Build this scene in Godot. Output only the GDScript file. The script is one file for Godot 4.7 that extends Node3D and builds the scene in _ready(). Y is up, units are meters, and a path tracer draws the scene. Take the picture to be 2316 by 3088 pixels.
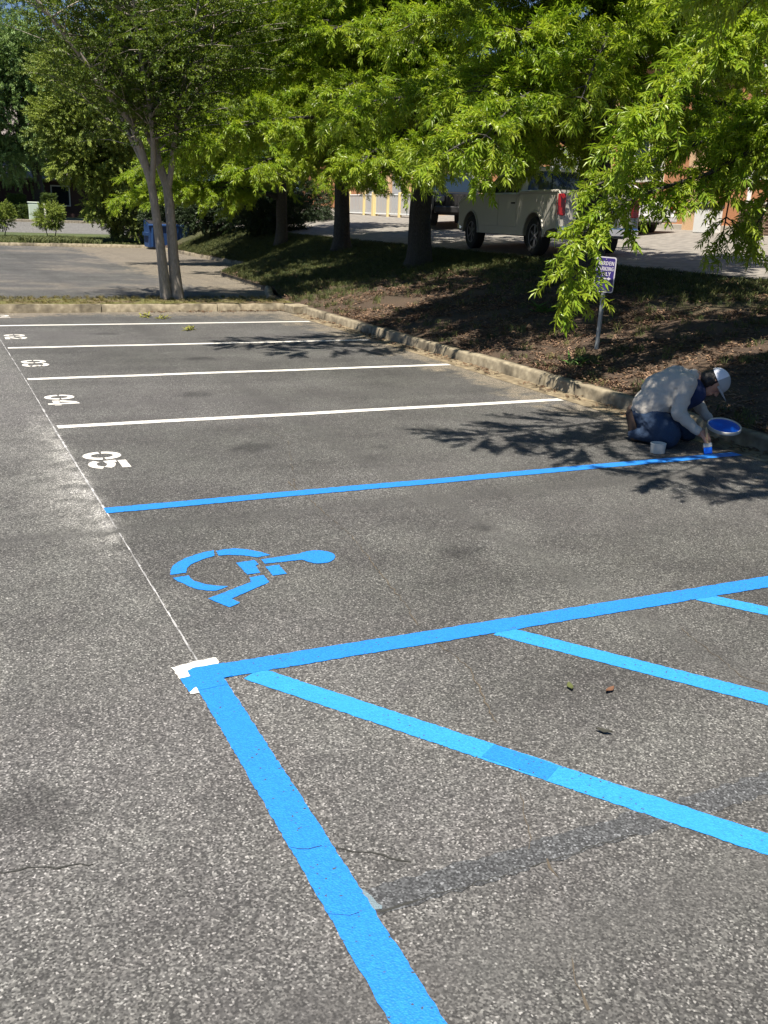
extends Node3D

# ------------------------------------------------------------------ mesh builder
class MB:
	var v := PackedVector3Array()
	var n := PackedVector3Array()
	var c := PackedColorArray()
	var ix := PackedInt32Array()
	var col := Color(1, 1, 1)
	var flat_uv := false
	func vert(p: Vector3, nn: Vector3) -> int:
		v.append(p); n.append(nn); c.append(col)
		return v.size() - 1
	func tri(a: Vector3, b: Vector3, d: Vector3) -> void:   # counter-clockwise seen from outside
		var nn := (b - a).cross(d - a).normalized()
		var i := vert(a, nn); vert(b, nn); vert(d, nn)
		ix.append_array(PackedInt32Array([i, i + 2, i + 1]))
	func quad(a: Vector3, b: Vector3, d: Vector3, e: Vector3) -> void:
		var nn := (d - a).cross(e - b)
		if nn.length() < 1e-12: nn = Vector3.UP
		nn = nn.normalized()
		var i := vert(a, nn); vert(b, nn); vert(d, nn); vert(e, nn)
		ix.append_array(PackedInt32Array([i, i + 2, i + 1, i, i + 3, i + 2]))
	func box(ctr: Vector3, size: Vector3, bs := Basis(), bev := 0.0) -> void:
		var h := size * 0.5
		if bev <= 0.0:
			var p := []
			for k in 8:
				p.append(ctr + bs * Vector3(h.x * (1 if k & 1 else -1), h.y * (1 if k & 2 else -1), h.z * (1 if k & 4 else -1)))
			quad(p[4], p[5], p[7], p[6]); quad(p[1], p[0], p[2], p[3])
			quad(p[5], p[1], p[3], p[7]); quad(p[0], p[4], p[6], p[2])
			quad(p[6], p[7], p[3], p[2]); quad(p[0], p[1], p[5], p[4])
			return
		var b: float = minf(bev, minf(h.x, minf(h.y, h.z)) * 0.9)
		var i := h - Vector3(b, b, b)
		# six faces, inset
		for ax in 3:
			for s in [-1.0, 1.0]:
				var a1: int = (ax + 1) % 3
				var a2: int = (ax + 2) % 3
				var q := []
				for e in [[-1, -1], [1, -1], [1, 1], [-1, 1]]:
					var t := Vector3()
					t[ax] = h[ax] * s; t[a1] = i[a1] * e[0]; t[a2] = i[a2] * e[1]
					q.append(ctr + bs * t)
				if s > 0: quad(q[0], q[1], q[2], q[3])
				else: quad(q[3], q[2], q[1], q[0])
		# edges
		for ax in 3:
			var a1: int = (ax + 1) % 3
			var a2: int = (ax + 2) % 3
			for s1 in [-1.0, 1.0]:
				for s2 in [-1.0, 1.0]:
					var q := []
					for e in [[-1.0, 0], [1.0, 0], [1.0, 1], [-1.0, 1]]:
						var t := Vector3()
						t[ax] = i[ax] * e[0]
						t[a1] = (h[a1] if e[1] == 0 else i[a1]) * s1
						t[a2] = (i[a2] if e[1] == 0 else h[a2]) * s2
						q.append(ctr + bs * t)
					if s1 * s2 > 0: quad(q[0], q[1], q[2], q[3])
					else: quad(q[3], q[2], q[1], q[0])
		for k in 8:
			var s := Vector3(1 if k & 1 else -1, 1 if k & 2 else -1, 1 if k & 4 else -1)
			var pa := ctr + bs * (Vector3(h.x, i.y, i.z) * s)
			var pb := ctr + bs * (Vector3(i.x, h.y, i.z) * s)
			var pc := ctr + bs * (Vector3(i.x, i.y, h.z) * s)
			if s.x * s.y * s.z > 0: tri(pa, pb, pc)
			else: tri(pa, pc, pb)
	# smooth grid: rows of points; closed = last column joins first
	func grid(rows: Array, closed := false) -> void:
		var nr := rows.size()
		var nc: int = rows[0].size()
		var st := v.size()
		for r in nr:
			for k in nc:
				v.append(rows[r][k]); n.append(Vector3.ZERO); c.append(col)
		for r in nr - 1:
			for k in (nc if closed else nc - 1):
				var k2 := (k + 1) % nc
				var a := st + r * nc + k
				var b := st + r * nc + k2
				var d := st + (r + 1) * nc + k2
				var e := st + (r + 1) * nc + k
				var nn := (v[d] - v[a]).cross(v[e] - v[b])
				n[a] += nn; n[b] += nn; n[d] += nn; n[e] += nn
				ix.append_array(PackedInt32Array([a, d, b, a, e, d]))
		for k in range(st, v.size()):
			n[k] = n[k].normalized() if n[k].length() > 1e-14 else Vector3.UP
	func tube(pts: Array, rad: Array, sides := 8, cap := true) -> void:
		var rows := []
		var up := Vector3(0.31, 0.2, 0.93)
		var prev := Vector3.ZERO
		for i in pts.size():
			var t: Vector3 = (pts[mini(i + 1, pts.size() - 1)] - pts[maxi(i - 1, 0)])
			t = t.normalized() if t.length() > 1e-9 else Vector3.UP
			if i == 0:
				prev = t.cross(up).normalized() if absf(t.dot(up)) < 0.95 else t.cross(Vector3.RIGHT).normalized()
			else:
				prev = (prev - t * prev.dot(t)).normalized()
			var b2 := t.cross(prev)
			var row := []
			for k in sides:
				var a := TAU * k / sides
				row.append(pts[i] + (prev * cos(a) + b2 * sin(a)) * float(rad[i]))
			rows.append(row)
		grid(rows, true)
		if cap:
			for e in 2:
				var row: Array = rows[0] if e == 0 else rows[-1]
				var m := Vector3.ZERO
				for p in row: m += p / sides
				for k in sides:
					if e == 0: tri(m, row[(k + 1) % sides], row[k])
					else: tri(m, row[k], row[(k + 1) % sides])
	func lathe(o: Vector3, prof: Array, sides := 20, bs := Basis()) -> void:   # prof: [r, y] from top to bottom gives outside
		var rows := []
		for p in prof:
			var row := []
			for k in sides:
				var a := TAU * k / sides
				row.append(o + bs * Vector3(cos(a) * p[0], p[1], sin(a) * p[0]))
			rows.append(row)
		grid(rows, true)
	func flat_poly(poly0: PackedVector2Array, y: float, jag := 0.0022) -> void:   # points are (x, z)
		flat_uv = true
		var g := RandomNumberGenerator.new()
		g.seed = 17
		var poly := PackedVector2Array()
		for k in poly0.size():
			var p := poly0[k]
			var q := poly0[(k + 1) % poly0.size()]
			var m := maxi(1, int(p.distance_to(q) / 0.014))
			for j in m: poly.append(p.lerp(q, float(j) / m) + Vector2(g.randf_range(-jag, jag), g.randf_range(-jag, jag)))
		var t := Geometry2D.triangulate_polygon(poly)
		var s := v.size()
		for p in poly: vert(Vector3(p.x, y, p.y), Vector3.UP)
		for k in range(0, t.size(), 3):
			var a := poly[t[k]]
			var b := poly[t[k + 1]]
			var d := poly[t[k + 2]]
			if (b - a).cross(d - a) > 0: ix.append_array(PackedInt32Array([s + t[k], s + t[k + 1], s + t[k + 2]]))
			else: ix.append_array(PackedInt32Array([s + t[k], s + t[k + 2], s + t[k + 1]]))
	# polygon in (z, y), extruded along x between x0 and x1
	func extrude_x(poly: PackedVector2Array, x0: float, x1: float, bev := 0.0) -> void:
		var t := Geometry2D.triangulate_polygon(poly)
		var rings := [[x0, 0.0], [x1, 0.0]]
		var inner := poly
		if bev > 0.0:
			var off := Geometry2D.offset_polygon(poly, -bev)
			if off.size() == 1: inner = off[0]
		for s in [-1, 1]:
			var x: float = x0 if s < 0 else x1
			var nn := Vector3(s, 0, 0)
			var st := v.size()
			for p in poly: vert(Vector3(x, p.y, p.x), nn)
			for k in range(0, t.size(), 3):
				var a := poly[t[k]]
				var b := poly[t[k + 1]]
				var d := poly[t[k + 2]]
				var ccw := (b - a).cross(d - a) > 0
				if ccw == (s < 0): ix.append_array(PackedInt32Array([st + t[k], st + t[k + 2], st + t[k + 1]]))
				else: ix.append_array(PackedInt32Array([st + t[k], st + t[k + 1], st + t[k + 2]]))
		var cw := Geometry2D.is_polygon_clockwise(poly)
		for k in poly.size():
			var p := poly[k]
			var q := poly[(k + 1) % poly.size()]
			var a := Vector3(x0, p.y, p.x)
			var b := Vector3(x0, q.y, q.x)
			var d := Vector3(x1, q.y, q.x)
			var e := Vector3(x1, p.y, p.x)
			if cw: quad(a, e, d, b)
			else: quad(a, b, d, e)
	func mesh() -> ArrayMesh:
		var arr := []
		arr.resize(Mesh.ARRAY_MAX)
		arr[Mesh.ARRAY_VERTEX] = v
		arr[Mesh.ARRAY_NORMAL] = n
		arr[Mesh.ARRAY_COLOR] = c
		arr[Mesh.ARRAY_INDEX] = ix
		if flat_uv:
			var uv := PackedVector2Array()
			uv.resize(v.size())
			for k in v.size(): uv[k] = Vector2(v[k].x, v[k].z)
			arr[Mesh.ARRAY_TEX_UV] = uv
		var m := ArrayMesh.new()
		m.add_surface_from_arrays(Mesh.PRIMITIVE_TRIANGLES, arr)
		return m

var M := {}
var rng := RandomNumberGenerator.new()
var used := {}

func rr(a: float, b: float) -> float: return rng.randf_range(a, b)

func numbered(called: String) -> String:
	if not used.has(called):
		used[called] = 0
		return called
	used[called] += 1
	return "%s_%03d" % [called, used[called]]

func part(called: String, mesh: Mesh, mat: Material, parent: Node3D, at := Transform3D()) -> MeshInstance3D:
	var o := MeshInstance3D.new()
	o.mesh = mesh
	o.material_override = mat
	o.transform = at
	o.name = called
	parent.add_child(o, true)
	return o

func meta(o: Node, label: String, category: String, group := "", kind := "") -> void:
	if label: o.set_meta("label", label)
	if category: o.set_meta("category", category)
	if group: o.set_meta("group", group)
	if kind: o.set_meta("kind", kind)

func thing(called: String, at: Vector3, label: String, category: String, group := "", turn := 0.0) -> Node3D:
	var o := Node3D.new()
	o.name = numbered(called)
	add_child(o)
	o.position = at
	o.rotation.y = turn
	meta(o, label, category, group)
	return o

func single(called: String, mesh: Mesh, mat: Material, label: String, category: String, group := "", kind := "") -> MeshInstance3D:
	var o := MeshInstance3D.new()
	o.mesh = mesh
	o.material_override = mat
	o.name = numbered(called)
	add_child(o)
	meta(o, label, category, group, kind)
	return o

func structure(called: String, mesh: Mesh, mat: Material) -> MeshInstance3D:
	var o := single(called, mesh, mat, "", "", "", "structure")
	return o

# ------------------------------------------------------------------ materials
func lin(r: float, g: float, b: float, a := 1.0) -> Color:
	var k := Color(r, g, b).linear_to_srgb()
	k.a = a
	return k

func noise(freq: float, sd := 1, type := FastNoiseLite.TYPE_SIMPLEX_SMOOTH, oct := 3) -> FastNoiseLite:
	var f := FastNoiseLite.new()
	f.noise_type = type
	f.seed = sd
	f.frequency = freq
	f.fractal_octaves = oct
	if oct <= 1: f.fractal_type = FastNoiseLite.FRACTAL_NONE
	return f

func ramp(stops: Array) -> Gradient:
	var g := Gradient.new()
	var o := PackedFloat32Array()
	var k := PackedColorArray()
	for s in stops:
		o.append(s[0]); k.append(s[1])
	g.offsets = o
	g.colors = k
	return g

func ntex(n: FastNoiseLite, size: int, g: Gradient = null, nrm := false, bump := 4.0) -> NoiseTexture2D:
	var t := NoiseTexture2D.new()
	t.width = size
	t.height = size
	t.seamless = true
	t.noise = n
	t.normalize = true
	if g: t.color_ramp = g
	if nrm:
		t.as_normal_map = true
		t.bump_strength = bump
	return t

func mat(c: Color, rough := 0.8, metal := 0.0) -> StandardMaterial3D:
	var m := StandardMaterial3D.new()
	m.albedo_color = c
	m.roughness = rough
	m.metallic = metal
	return m

func vmat(rough := 0.8) -> StandardMaterial3D:
	var m := mat(Color.WHITE, rough)
	m.vertex_color_use_as_albedo = true
	return m

func world_tex(m: StandardMaterial3D, t: Texture2D, metres: float) -> StandardMaterial3D:
	m.albedo_texture = t
	m.uv1_triplanar = true
	m.uv1_world_triplanar = true
	m.uv1_scale = Vector3.ONE / metres
	return m

func flat_tex(m: StandardMaterial3D, t: Texture2D, metres: float) -> StandardMaterial3D:
	m.albedo_texture = t
	m.uv1_scale = Vector3.ONE / metres
	return m

func grey_ramp(lo: float, hi: float, tint := Vector3.ONE) -> Gradient:
	return ramp([[0.0, lin(lo * tint.x, lo * tint.y, lo * tint.z)], [1.0, lin(hi * tint.x, hi * tint.y, hi * tint.z)]])

func cell_noise(freq: float, sd: int) -> FastNoiseLite:
	var f := noise(freq, sd, FastNoiseLite.TYPE_CELLULAR, 1)
	f.cellular_return_type = FastNoiseLite.RETURN_CELL_VALUE
	f.cellular_jitter = 1.0
	return f

func make_materials() -> void:
	# asphalt: worn aggregate, stones of several greys in dark binder (vertex colours scale it to the real albedo)
	var agg := ntex(cell_noise(0.33, 7), 2048, ramp([[0.0, lin(0.075, 0.0735, 0.071)], [0.3, lin(0.145, 0.142, 0.137)], [0.6, lin(0.235, 0.23, 0.22)], [0.8, lin(0.34, 0.332, 0.316)], [0.94, lin(0.5, 0.49, 0.465)], [1.0, lin(0.95, 0.93, 0.89)]]))
	var m := flat_tex(vmat(0.88), agg, 4.2)
	M.asphalt = m
	M.asphalt_pale = flat_tex(vmat(0.8), ntex(noise(0.2, 8), 256, grey_ramp(0.35, 0.95)), 0.4)
	var fine := ntex(noise(0.06, 3, FastNoiseLite.TYPE_SIMPLEX_SMOOTH, 5), 512)
	for b in [["blue", Vector3(0.012, 0.172, 0.56)], ["blue_thin", Vector3(0.022, 0.235, 0.61)], ["white_paint", Vector3(0.60, 0.59, 0.55)]]:
		var k: Vector3 = b[1]
		var p := mat(Color.WHITE, 0.62)
		# rolled-on paint over stones: pinholes down to the binder, thin and thick spots
		flat_tex(p, ntex(cell_noise(0.33, 9), 1024, ramp([[0.0, lin(0.05, 0.06, 0.07)], [0.004, lin(0.05, 0.06, 0.07)], [0.012, lin(k.x * 0.86, k.y * 0.86, k.z * 0.87)], [0.5, lin(k.x, k.y, k.z)], [1.0, lin(k.x * 1.25, k.y * 1.16, minf(1.0, k.z * 1.1))]])), 2.35)
		p.heightmap_enabled = true
		p.heightmap_texture = ntex(noise(0.3, 5, FastNoiseLite.TYPE_SIMPLEX_SMOOTH, 3), 1024)
		p.heightmap_scale = 0.3
		M[b[0]] = p
	M.chalk = world_tex(vmat(0.95), ntex(noise(0.3, 2, FastNoiseLite.TYPE_SIMPLEX_SMOOTH, 2), 256, grey_ramp(0.35, 0.95)), 0.5)
	# concrete of kerbs, gutters
	var con := world_tex(vmat(0.92), ntex(noise(0.012, 21, FastNoiseLite.TYPE_SIMPLEX_SMOOTH, 6), 1024, ramp([[0.0, lin(0.15, 0.13, 0.095)], [0.45, lin(0.29, 0.255, 0.195)], [0.75, lin(0.4, 0.36, 0.28)], [1.0, lin(0.55, 0.5, 0.4)]])), 2.3)
	con.heightmap_enabled = true
	con.heightmap_texture = ntex(noise(0.05, 22, FastNoiseLite.TYPE_SIMPLEX_SMOOTH, 5), 512)
	con.heightmap_scale = 0.5
	M.concrete = con
	M.pale_concrete = flat_tex(mat(Color.WHITE, 0.9), ntex(noise(0.02, 31, FastNoiseLite.TYPE_SIMPLEX_SMOOTH, 6), 1024, ramp([[0.0, lin(0.13, 0.12, 0.108)], [0.6, lin(0.2, 0.186, 0.165)], [1.0, lin(0.27, 0.25, 0.22)]])), 7.0)
	var soil := world_tex(vmat(0.95), ntex(noise(0.05, 41, FastNoiseLite.TYPE_SIMPLEX_SMOOTH, 6), 1024, ramp([[0.0, lin(0.2, 0.18, 0.16)], [0.5, lin(0.5, 0.47, 0.42)], [1.0, lin(0.95, 0.9, 0.8)]])), 1.9)
	soil.heightmap_enabled = true
	soil.heightmap_texture = soil.albedo_texture
	soil.heightmap_scale = 2.0
	M.soil = soil
	M.grass_ground = flat_tex(vmat(0.95), ntex(noise(0.08, 43, FastNoiseLite.TYPE_SIMPLEX_SMOOTH, 5), 1024, grey_ramp(0.4, 1.0)), 3.0)
	# leaves
	for b in [["oak_leaf", 0.37, 1.0], ["round_leaf", 0.5, 0.75], ["evergreen_leaf", 0.6, 0.5]]:
		var l := vmat(b[1])
		l.backlight_enabled = true
		var q: float = b[2]
		l.backlight = Color(q, q, q * 0.6).linear_to_srgb()
		M[b[0]] = l
	M.litter = vmat(0.8)
	M.blade = vmat(0.7)
	# bark
	for b in [["oak_bark", 0.03, 0.095, Vector3(1, 0.94, 0.86), 0.05], ["smooth_bark", 0.2, 0.4, Vector3(1, 0.88, 0.75), 0.03], ["dark_bark", 0.03, 0.08, Vector3(1, 0.95, 0.9), 0.05]]:
		var k := mat(Color.WHITE, 0.92)
		var bn := noise(b[4], 51, FastNoiseLite.TYPE_SIMPLEX_SMOOTH, 5)
		world_tex(k, ntex(bn, 512, grey_ramp(b[1], b[2], b[3])), 1.1)
		k.uv1_scale = Vector3(1.6, 0.45, 1.6)
		k.heightmap_enabled = true
		k.heightmap_texture = ntex(bn, 512)
		k.heightmap_scale = 3.0 if b[0] != "smooth_bark" else 0.5
		M[b[0]] = k
	# cars and things
	M.white_car = mat(lin(0.36, 0.345, 0.30), 0.3)
	M.white_car.clearcoat_enabled = true
	M.black_car = mat(lin(0.008, 0.009, 0.011), 0.5)
	M.black_car.metallic_specular = 0.3
	M.silver_car = mat(lin(0.55, 0.55, 0.56), 0.3)
	M.glass = mat(lin(0.012, 0.016, 0.02), 0.05)
	M.windshield = mat(lin(0.012, 0.02, 0.03), 0.12)
	M.tyre = mat(lin(0.015, 0.015, 0.015), 0.9)
	M.rim = mat(lin(0.13, 0.13, 0.14), 0.4, 0.8)
	M.black_trim = mat(lin(0.015, 0.015, 0.016), 0.6)
	M.chrome = mat(lin(0.7, 0.7, 0.72), 0.15, 1.0)
	M.red_lamp = mat(lin(0.30, 0.008, 0.008), 0.15)
	M.clear_lamp = mat(lin(0.16, 0.16, 0.17), 0.15)
	M.galvanised = mat(lin(0.28, 0.30, 0.30), 0.5, 0.6)
	M.brick_tan = world_tex(vmat(0.9), ntex(noise(0.1, 61), 256, grey_ramp(0.75, 1.0)), 1.0)
	M.paint = vmat(0.6)
	M.skin = mat(lin(0.42, 0.22, 0.15), 0.55)
	M.skin.subsurf_scatter_enabled = true
	M.skin.subsurf_scatter_strength = 0.15
	M.shirt = world_tex(mat(Color.WHITE, 0.95), ntex(noise(0.2, 71), 256, grey_ramp(0.36, 0.5, Vector3(1, 0.93, 0.82))), 0.4)
	M.navy = mat(lin(0.012, 0.024, 0.075), 0.95)
	M.jeans = world_tex(mat(Color.WHITE, 0.95), ntex(noise(0.15, 72), 256, grey_ramp(0.03, 0.085, Vector3(0.4, 0.8, 1.6))), 0.3)
	M.hair = mat(lin(0.012, 0.009, 0.007), 0.6)
	M.cap_white = mat(lin(0.68, 0.70, 0.76), 0.9)
	M.cap_grey = mat(lin(0.30, 0.32, 0.33), 0.9)
	M.boot = mat(lin(0.045, 0.028, 0.02), 0.75)
	M.wet_blue = mat(lin(0.004, 0.10, 0.60), 0.18)
	M.white_plastic = mat(lin(0.55, 0.54, 0.48), 0.5)
	M.wood = mat(lin(0.45, 0.30, 0.15), 0.6)

# ------------------------------------------------------------------ terrain shape
const KERB_X := 5.96
func bank_edge(z: float) -> float:      # where the bank's kerb ends, for each z
	if z > -19.6: return KERB_X + 0.16
	if z > -24.6: return lerpf(KERB_X + 0.16, 7.0, smoothstep(-19.6, -24.6, z))
	if z > -29.8: return lerpf(7.0, 7.3, (-24.6 - z) / 5.2)
	if z > -34.0: return lerpf(7.3, 9.8, (-29.8 - z) / 4.2)
	return lerpf(9.8, 9.6, clampf((-34.0 - z) / 8.0, 0, 1))

const CREST := 12.2
func lot_y(x: float, z := -20.0) -> float: return 1.12 + 0.085 * (x - CREST) + 0.012 * clampf(-z - 25.0, 0.0, 40.0) * clampf((x - CREST) / 3.0, 0.0, 1.0)

var bump_noise: FastNoiseLite
func bank_y(x: float, z: float) -> float:
	var e := bank_edge(z)
	var t := clampf((x - e) / (CREST - e), 0.0, 1.0)
	var y := lerpf(0.13, 1.1, t)
	y += 0.05 * sin(t * PI) * bump_noise.get_noise_2d(x * 3.0, z * 3.0) + 0.09 * sin(t * PI)
	return y

func far_y(z: float) -> float:
	if z > -50.0: return 0.12
	if z > -62.0: return lerpf(0.12, 0.25, (-50.0 - z) / 12.0)
	if z > -73.0: return lerpf(0.25, 0.7, (-62.0 - z) / 11.0)
	return lerpf(0.7, 1.1, clampf((-73.0 - z) / 25.0, 0, 1))

# ------------------------------------------------------------------ ground
func asphalt_tone(x: float, z: float, n1: FastNoiseLite, n2: FastNoiseLite, n3: FastNoiseLite) -> Color:
	var a := n1.get_noise_2d(x, z)
	var b := n2.get_noise_2d(x, z)
	var d := n3.get_noise_2d(x, z)
	var k := 0.325 + 0.095 * a + 0.075 * b + 0.04 * d + 0.05 * n2.get_noise_2d(x * 0.25 + 40.0, z * 2.2)
	# the stalls were sealed, the lane in front of them is more worn and paler
	k *= 1.0 - 0.17 * smoothstep(-0.08, 0.12, x + 0.1 * d) * smoothstep(-3.0, -6.0, z + 0.8 * b)
	# tyre-worn and oily lanes inside the stalls
	var stall := fposmod(z + 3.9, 2.74) / 2.74
	k *= 1.0 - 0.10 * exp(-pow((absf(stall - 0.5) - 0.28) / 0.09, 2.0)) * smoothstep(0.2, 2.0, x)
	var t := Vector3(1.0 + 0.02 * a, 1.0 + 0.02 * b, 0.99 + 0.04 * a) * k
	# sand washed against the gutter and the end kerb
	var s := smoothstep(0.0, 0.55, (x - 5.05) * 0.9 + 0.55 * b + 0.35 * d)
	if z < -17.0 and z > -19.9: s = maxf(s, smoothstep(0.1, 0.6, (-18.55 - z) * 0.7 + 0.55 * a + 0.45 * d + 0.25 * smoothstep(2.0, 5.0, x)))
	if z < -21.0: s = maxf(s, 0.55 * smoothstep(0.0, 0.5, a + 0.5 * b))
	# oil drips in the middle of the stalls, worn paths at their mouths
	for q in OIL:
		var r := Vector2(x - q.x, (z - q.y) * 1.2).length()
		if r < q.z * 2.0: t *= 1.0 - 0.45 * (1.0 - smoothstep(q.z * 0.35, q.z * 1.3, r + 0.35 * q.z * d + 0.4 * q.z * b))
	t = t.lerp(Vector3(0.66, 0.57, 0.44), clampf(s, 0, 1) * (0.75 + 0.25 * d))
	# chalk dust beside the snapped line
	if x < 0.3 and x > -1.6:
		var along := smoothstep(-10.5, -8.6, z) * (1.0 - smoothstep(-6.5, -5.2, z))
		var w := exp(-absf(x + 0.03) / (0.10 if x < 0.0 else 0.03)) * 0.95 + 0.3 * exp(-pow((x + 0.2) / 0.25, 2.0)) * exp(-pow((z + 7.0) / 0.8, 2.0))
		w = w * along * clampf(0.75 + 1.3 * d + 0.6 * b, 0, 1.3)
		t = t.lerp(Vector3(1, 1, 0.98), clampf(w, 0, 0.9))
		if x < 0.0: t *= 1.0 + 0.10 * smoothstep(-3.0, -6.0, z)
	return Color(clampf(t.x, 0, 1), clampf(t.y, 0, 1), clampf(t.z, 0, 1))

const OIL := [Vector3(1.9, -5.0, 0.16), Vector3(2.3, -5.35, 0.1), Vector3(1.5, -8.0, 0.2), Vector3(2.6, -7.7, 0.12), Vector3(1.7, -10.6, 0.22), Vector3(2.4, -13.3, 0.2), Vector3(1.6, -16.2, 0.25), Vector3(3.1, -5.9, 0.08), Vector3(-1.1, -5.2, 0.3), Vector3(-0.8, -3.1, 0.22), Vector3(2.1, -1.2, 0.15), Vector3(3.3, -8.3, 0.3)]

func sheet(xs: Array, zs: Array, hf: Callable, cf: Callable) -> MB:
	var mb := MB.new()
	mb.flat_uv = true
	var nc := xs.size()
	for z in zs:
		for x in xs:
			mb.col = cf.call(x, z)
			mb.vert(Vector3(x, hf.call(x, z), z), Vector3.UP)
	for r in zs.size() - 1:
		for k in nc - 1:
			var a := r * nc + k
			# z decreases with r
			mb.ix.append_array(PackedInt32Array([a, a + nc, a + nc + 1, a, a + nc + 1, a + 1]))
	# normals from heights
	for r in zs.size():
		for k in nc:
			var l := mb.v[r * nc + maxi(k - 1, 0)]
			var rt := mb.v[r * nc + mini(k + 1, nc - 1)]
			var f := mb.v[maxi(r - 1, 0) * nc + k]
			var b := mb.v[mini(r + 1, zs.size() - 1) * nc + k]
			var nn := (f - b).cross(rt - l)
			mb.n[r * nc + k] = nn.normalized() if nn.y > 0 else -nn.normalized()
	return mb

func steps(a: float, b: float, d: float) -> Array:
	var o := []
	var n := maxi(1, int(round(absf(b - a) / d)))
	for i in n + 1: o.append(lerpf(a, b, float(i) / n))
	return o

func build_ground() -> void:
	var n1 := noise(0.22, 101)
	var n2 := noise(0.9, 102)
	var n3 := noise(5.0, 103, FastNoiseLite.TYPE_SIMPLEX_SMOOTH, 2)
	var xs := steps(-40, -3.0, 1.2) + steps(-2.9, 6.2, 0.065) + steps(6.6, 12.0, 0.6)
	var zs := steps(12, 0.5, 1.0) + steps(0.4, -20.0, 0.065) + steps(-20.2, -52.0, 0.35)
	var flat := func(_x, _z): return 0.0
	var tone := func(x, z): return asphalt_tone(x, z, n1, n2, n3)
	structure("parking_lot", sheet(xs, zs, flat, tone).mesh(), M.asphalt)
	# wide terrain beyond, down to the horizon
	var gtone := func(x, z):
		var a := n1.get_noise_2d(x * 0.3, z * 0.3)
		return Color(0.10 + 0.05 * a, 0.13 + 0.04 * a, 0.05 + 0.02 * a)
	var lowy := func(_x, z): return -0.06 + (far_y(z) if z < -51.0 else 0.0)
	structure("ground", sheet(steps(-300, 300, 12), steps(120, -48, 12) + steps(-52, -100, 2) + steps(-110, -400, 15), lowy, gtone).mesh(), M.grass_ground)
	# grass verge between the far lot and the street
	var vt := func(x, z):
		var a := n2.get_noise_2d(x * 0.5, z * 0.5)
		return Color(0.08 + 0.04 * a, 0.11 + 0.035 * a, 0.035)
	var vy := func(_x, z): return far_y(z)
	structure("grass_verge", sheet(steps(-40, 60, 2.0), steps(-50.2, -62.0, 1.0), vy, vt).mesh(), M.grass_ground)
	var sy := func(_x, z): return far_y(z) + 0.004
	var stn := func(x, z): return Color(0.5, 0.5, 0.5) * (1.0 + 0.15 * n2.get_noise_2d(x, z))
	structure("street", sheet(steps(-40, 60, 2.0), steps(-62.0, -72.0, 1.0), sy, stn).mesh(), M.asphalt)
	var mb := MB.new()
	mb.col = Color(0.75, 0.75, 0.75)
	for k in 33:
		mb.box(Vector3(-40 + k * 3.0 + 1.5, far_y(-72.1) + 0.05, -72.1), Vector3(2.98, 0.24, 0.2), Basis(), 0.02)
	structure("street_kerb", mb.mesh(), M.concrete)
	var bt := func(x, z):
		var e := bank_edge(z)
		var a := n1.get_noise_2d(x * 1.4, z * 1.4)
		var b := n2.get_noise_2d(x, z)
		var g := smoothstep(-18.0, -24.0, z + a * 3.0)          # the far part is grassed, the near part bare soil and litter
		g = maxf(g, smoothstep(9.6, 11.0, x + a * 1.2) * 0.8)
		g *= smoothstep(0.2, 0.9, x - e + 0.4 * b)
		var soilc := Vector3(0.105, 0.074, 0.052) * (1.0 + 0.4 * b)
		var grassc := Vector3(0.075, 0.095, 0.028) * (1.0 + 0.3 * b)
		var k := soilc.lerp(grassc, clampf(g, 0, 1) * 0.85)
		return Color(k.x, k.y, k.z)
	# bank: rows of equal parameter from its kerb to the crest
	var bmb := MB.new()
	var rows := []
	var brows := steps(8.0, -60.0, 0.22)
	var nc := 27
	for z in brows:
		var e := bank_edge(z)
		for k in nc:
			var x := lerpf(e - 0.02, CREST + 0.05, float(k) / (nc - 1))
			bmb.col = bt.call(x, z)
			bmb.vert(Vector3(x, bank_y(x, z), z), Vector3.UP)
	for r in brows.size() - 1:
		for k in nc - 1:
			var a := r * nc + k
			bmb.ix.append_array(PackedInt32Array([a, a + nc, a + nc + 1, a, a + nc + 1, a + 1]))
	for r in brows.size():
		for k in nc:
			var nn := (bmb.v[maxi(r - 1, 0) * nc + k] - bmb.v[mini(r + 1, brows.size() - 1) * nc + k]).cross(bmb.v[r * nc + mini(k + 1, nc - 1)] - bmb.v[r * nc + maxi(k - 1, 0)])
			bmb.n[r * nc + k] = nn.normalized() if nn.y > 0 else -nn.normalized()
	structure("bank", bmb.mesh(), M.soil)
	# upper lot: pale concrete, rising to the buildings
	var uy := func(x, z): return lot_y(x, z) + 0.02
	var ut := func(_x, _z): return Color.WHITE
	structure("upper_lot", sheet(steps(CREST, 40, 1.0), steps(14, -75, 2.0), uy, ut).mesh(), M.pale_concrete)

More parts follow.
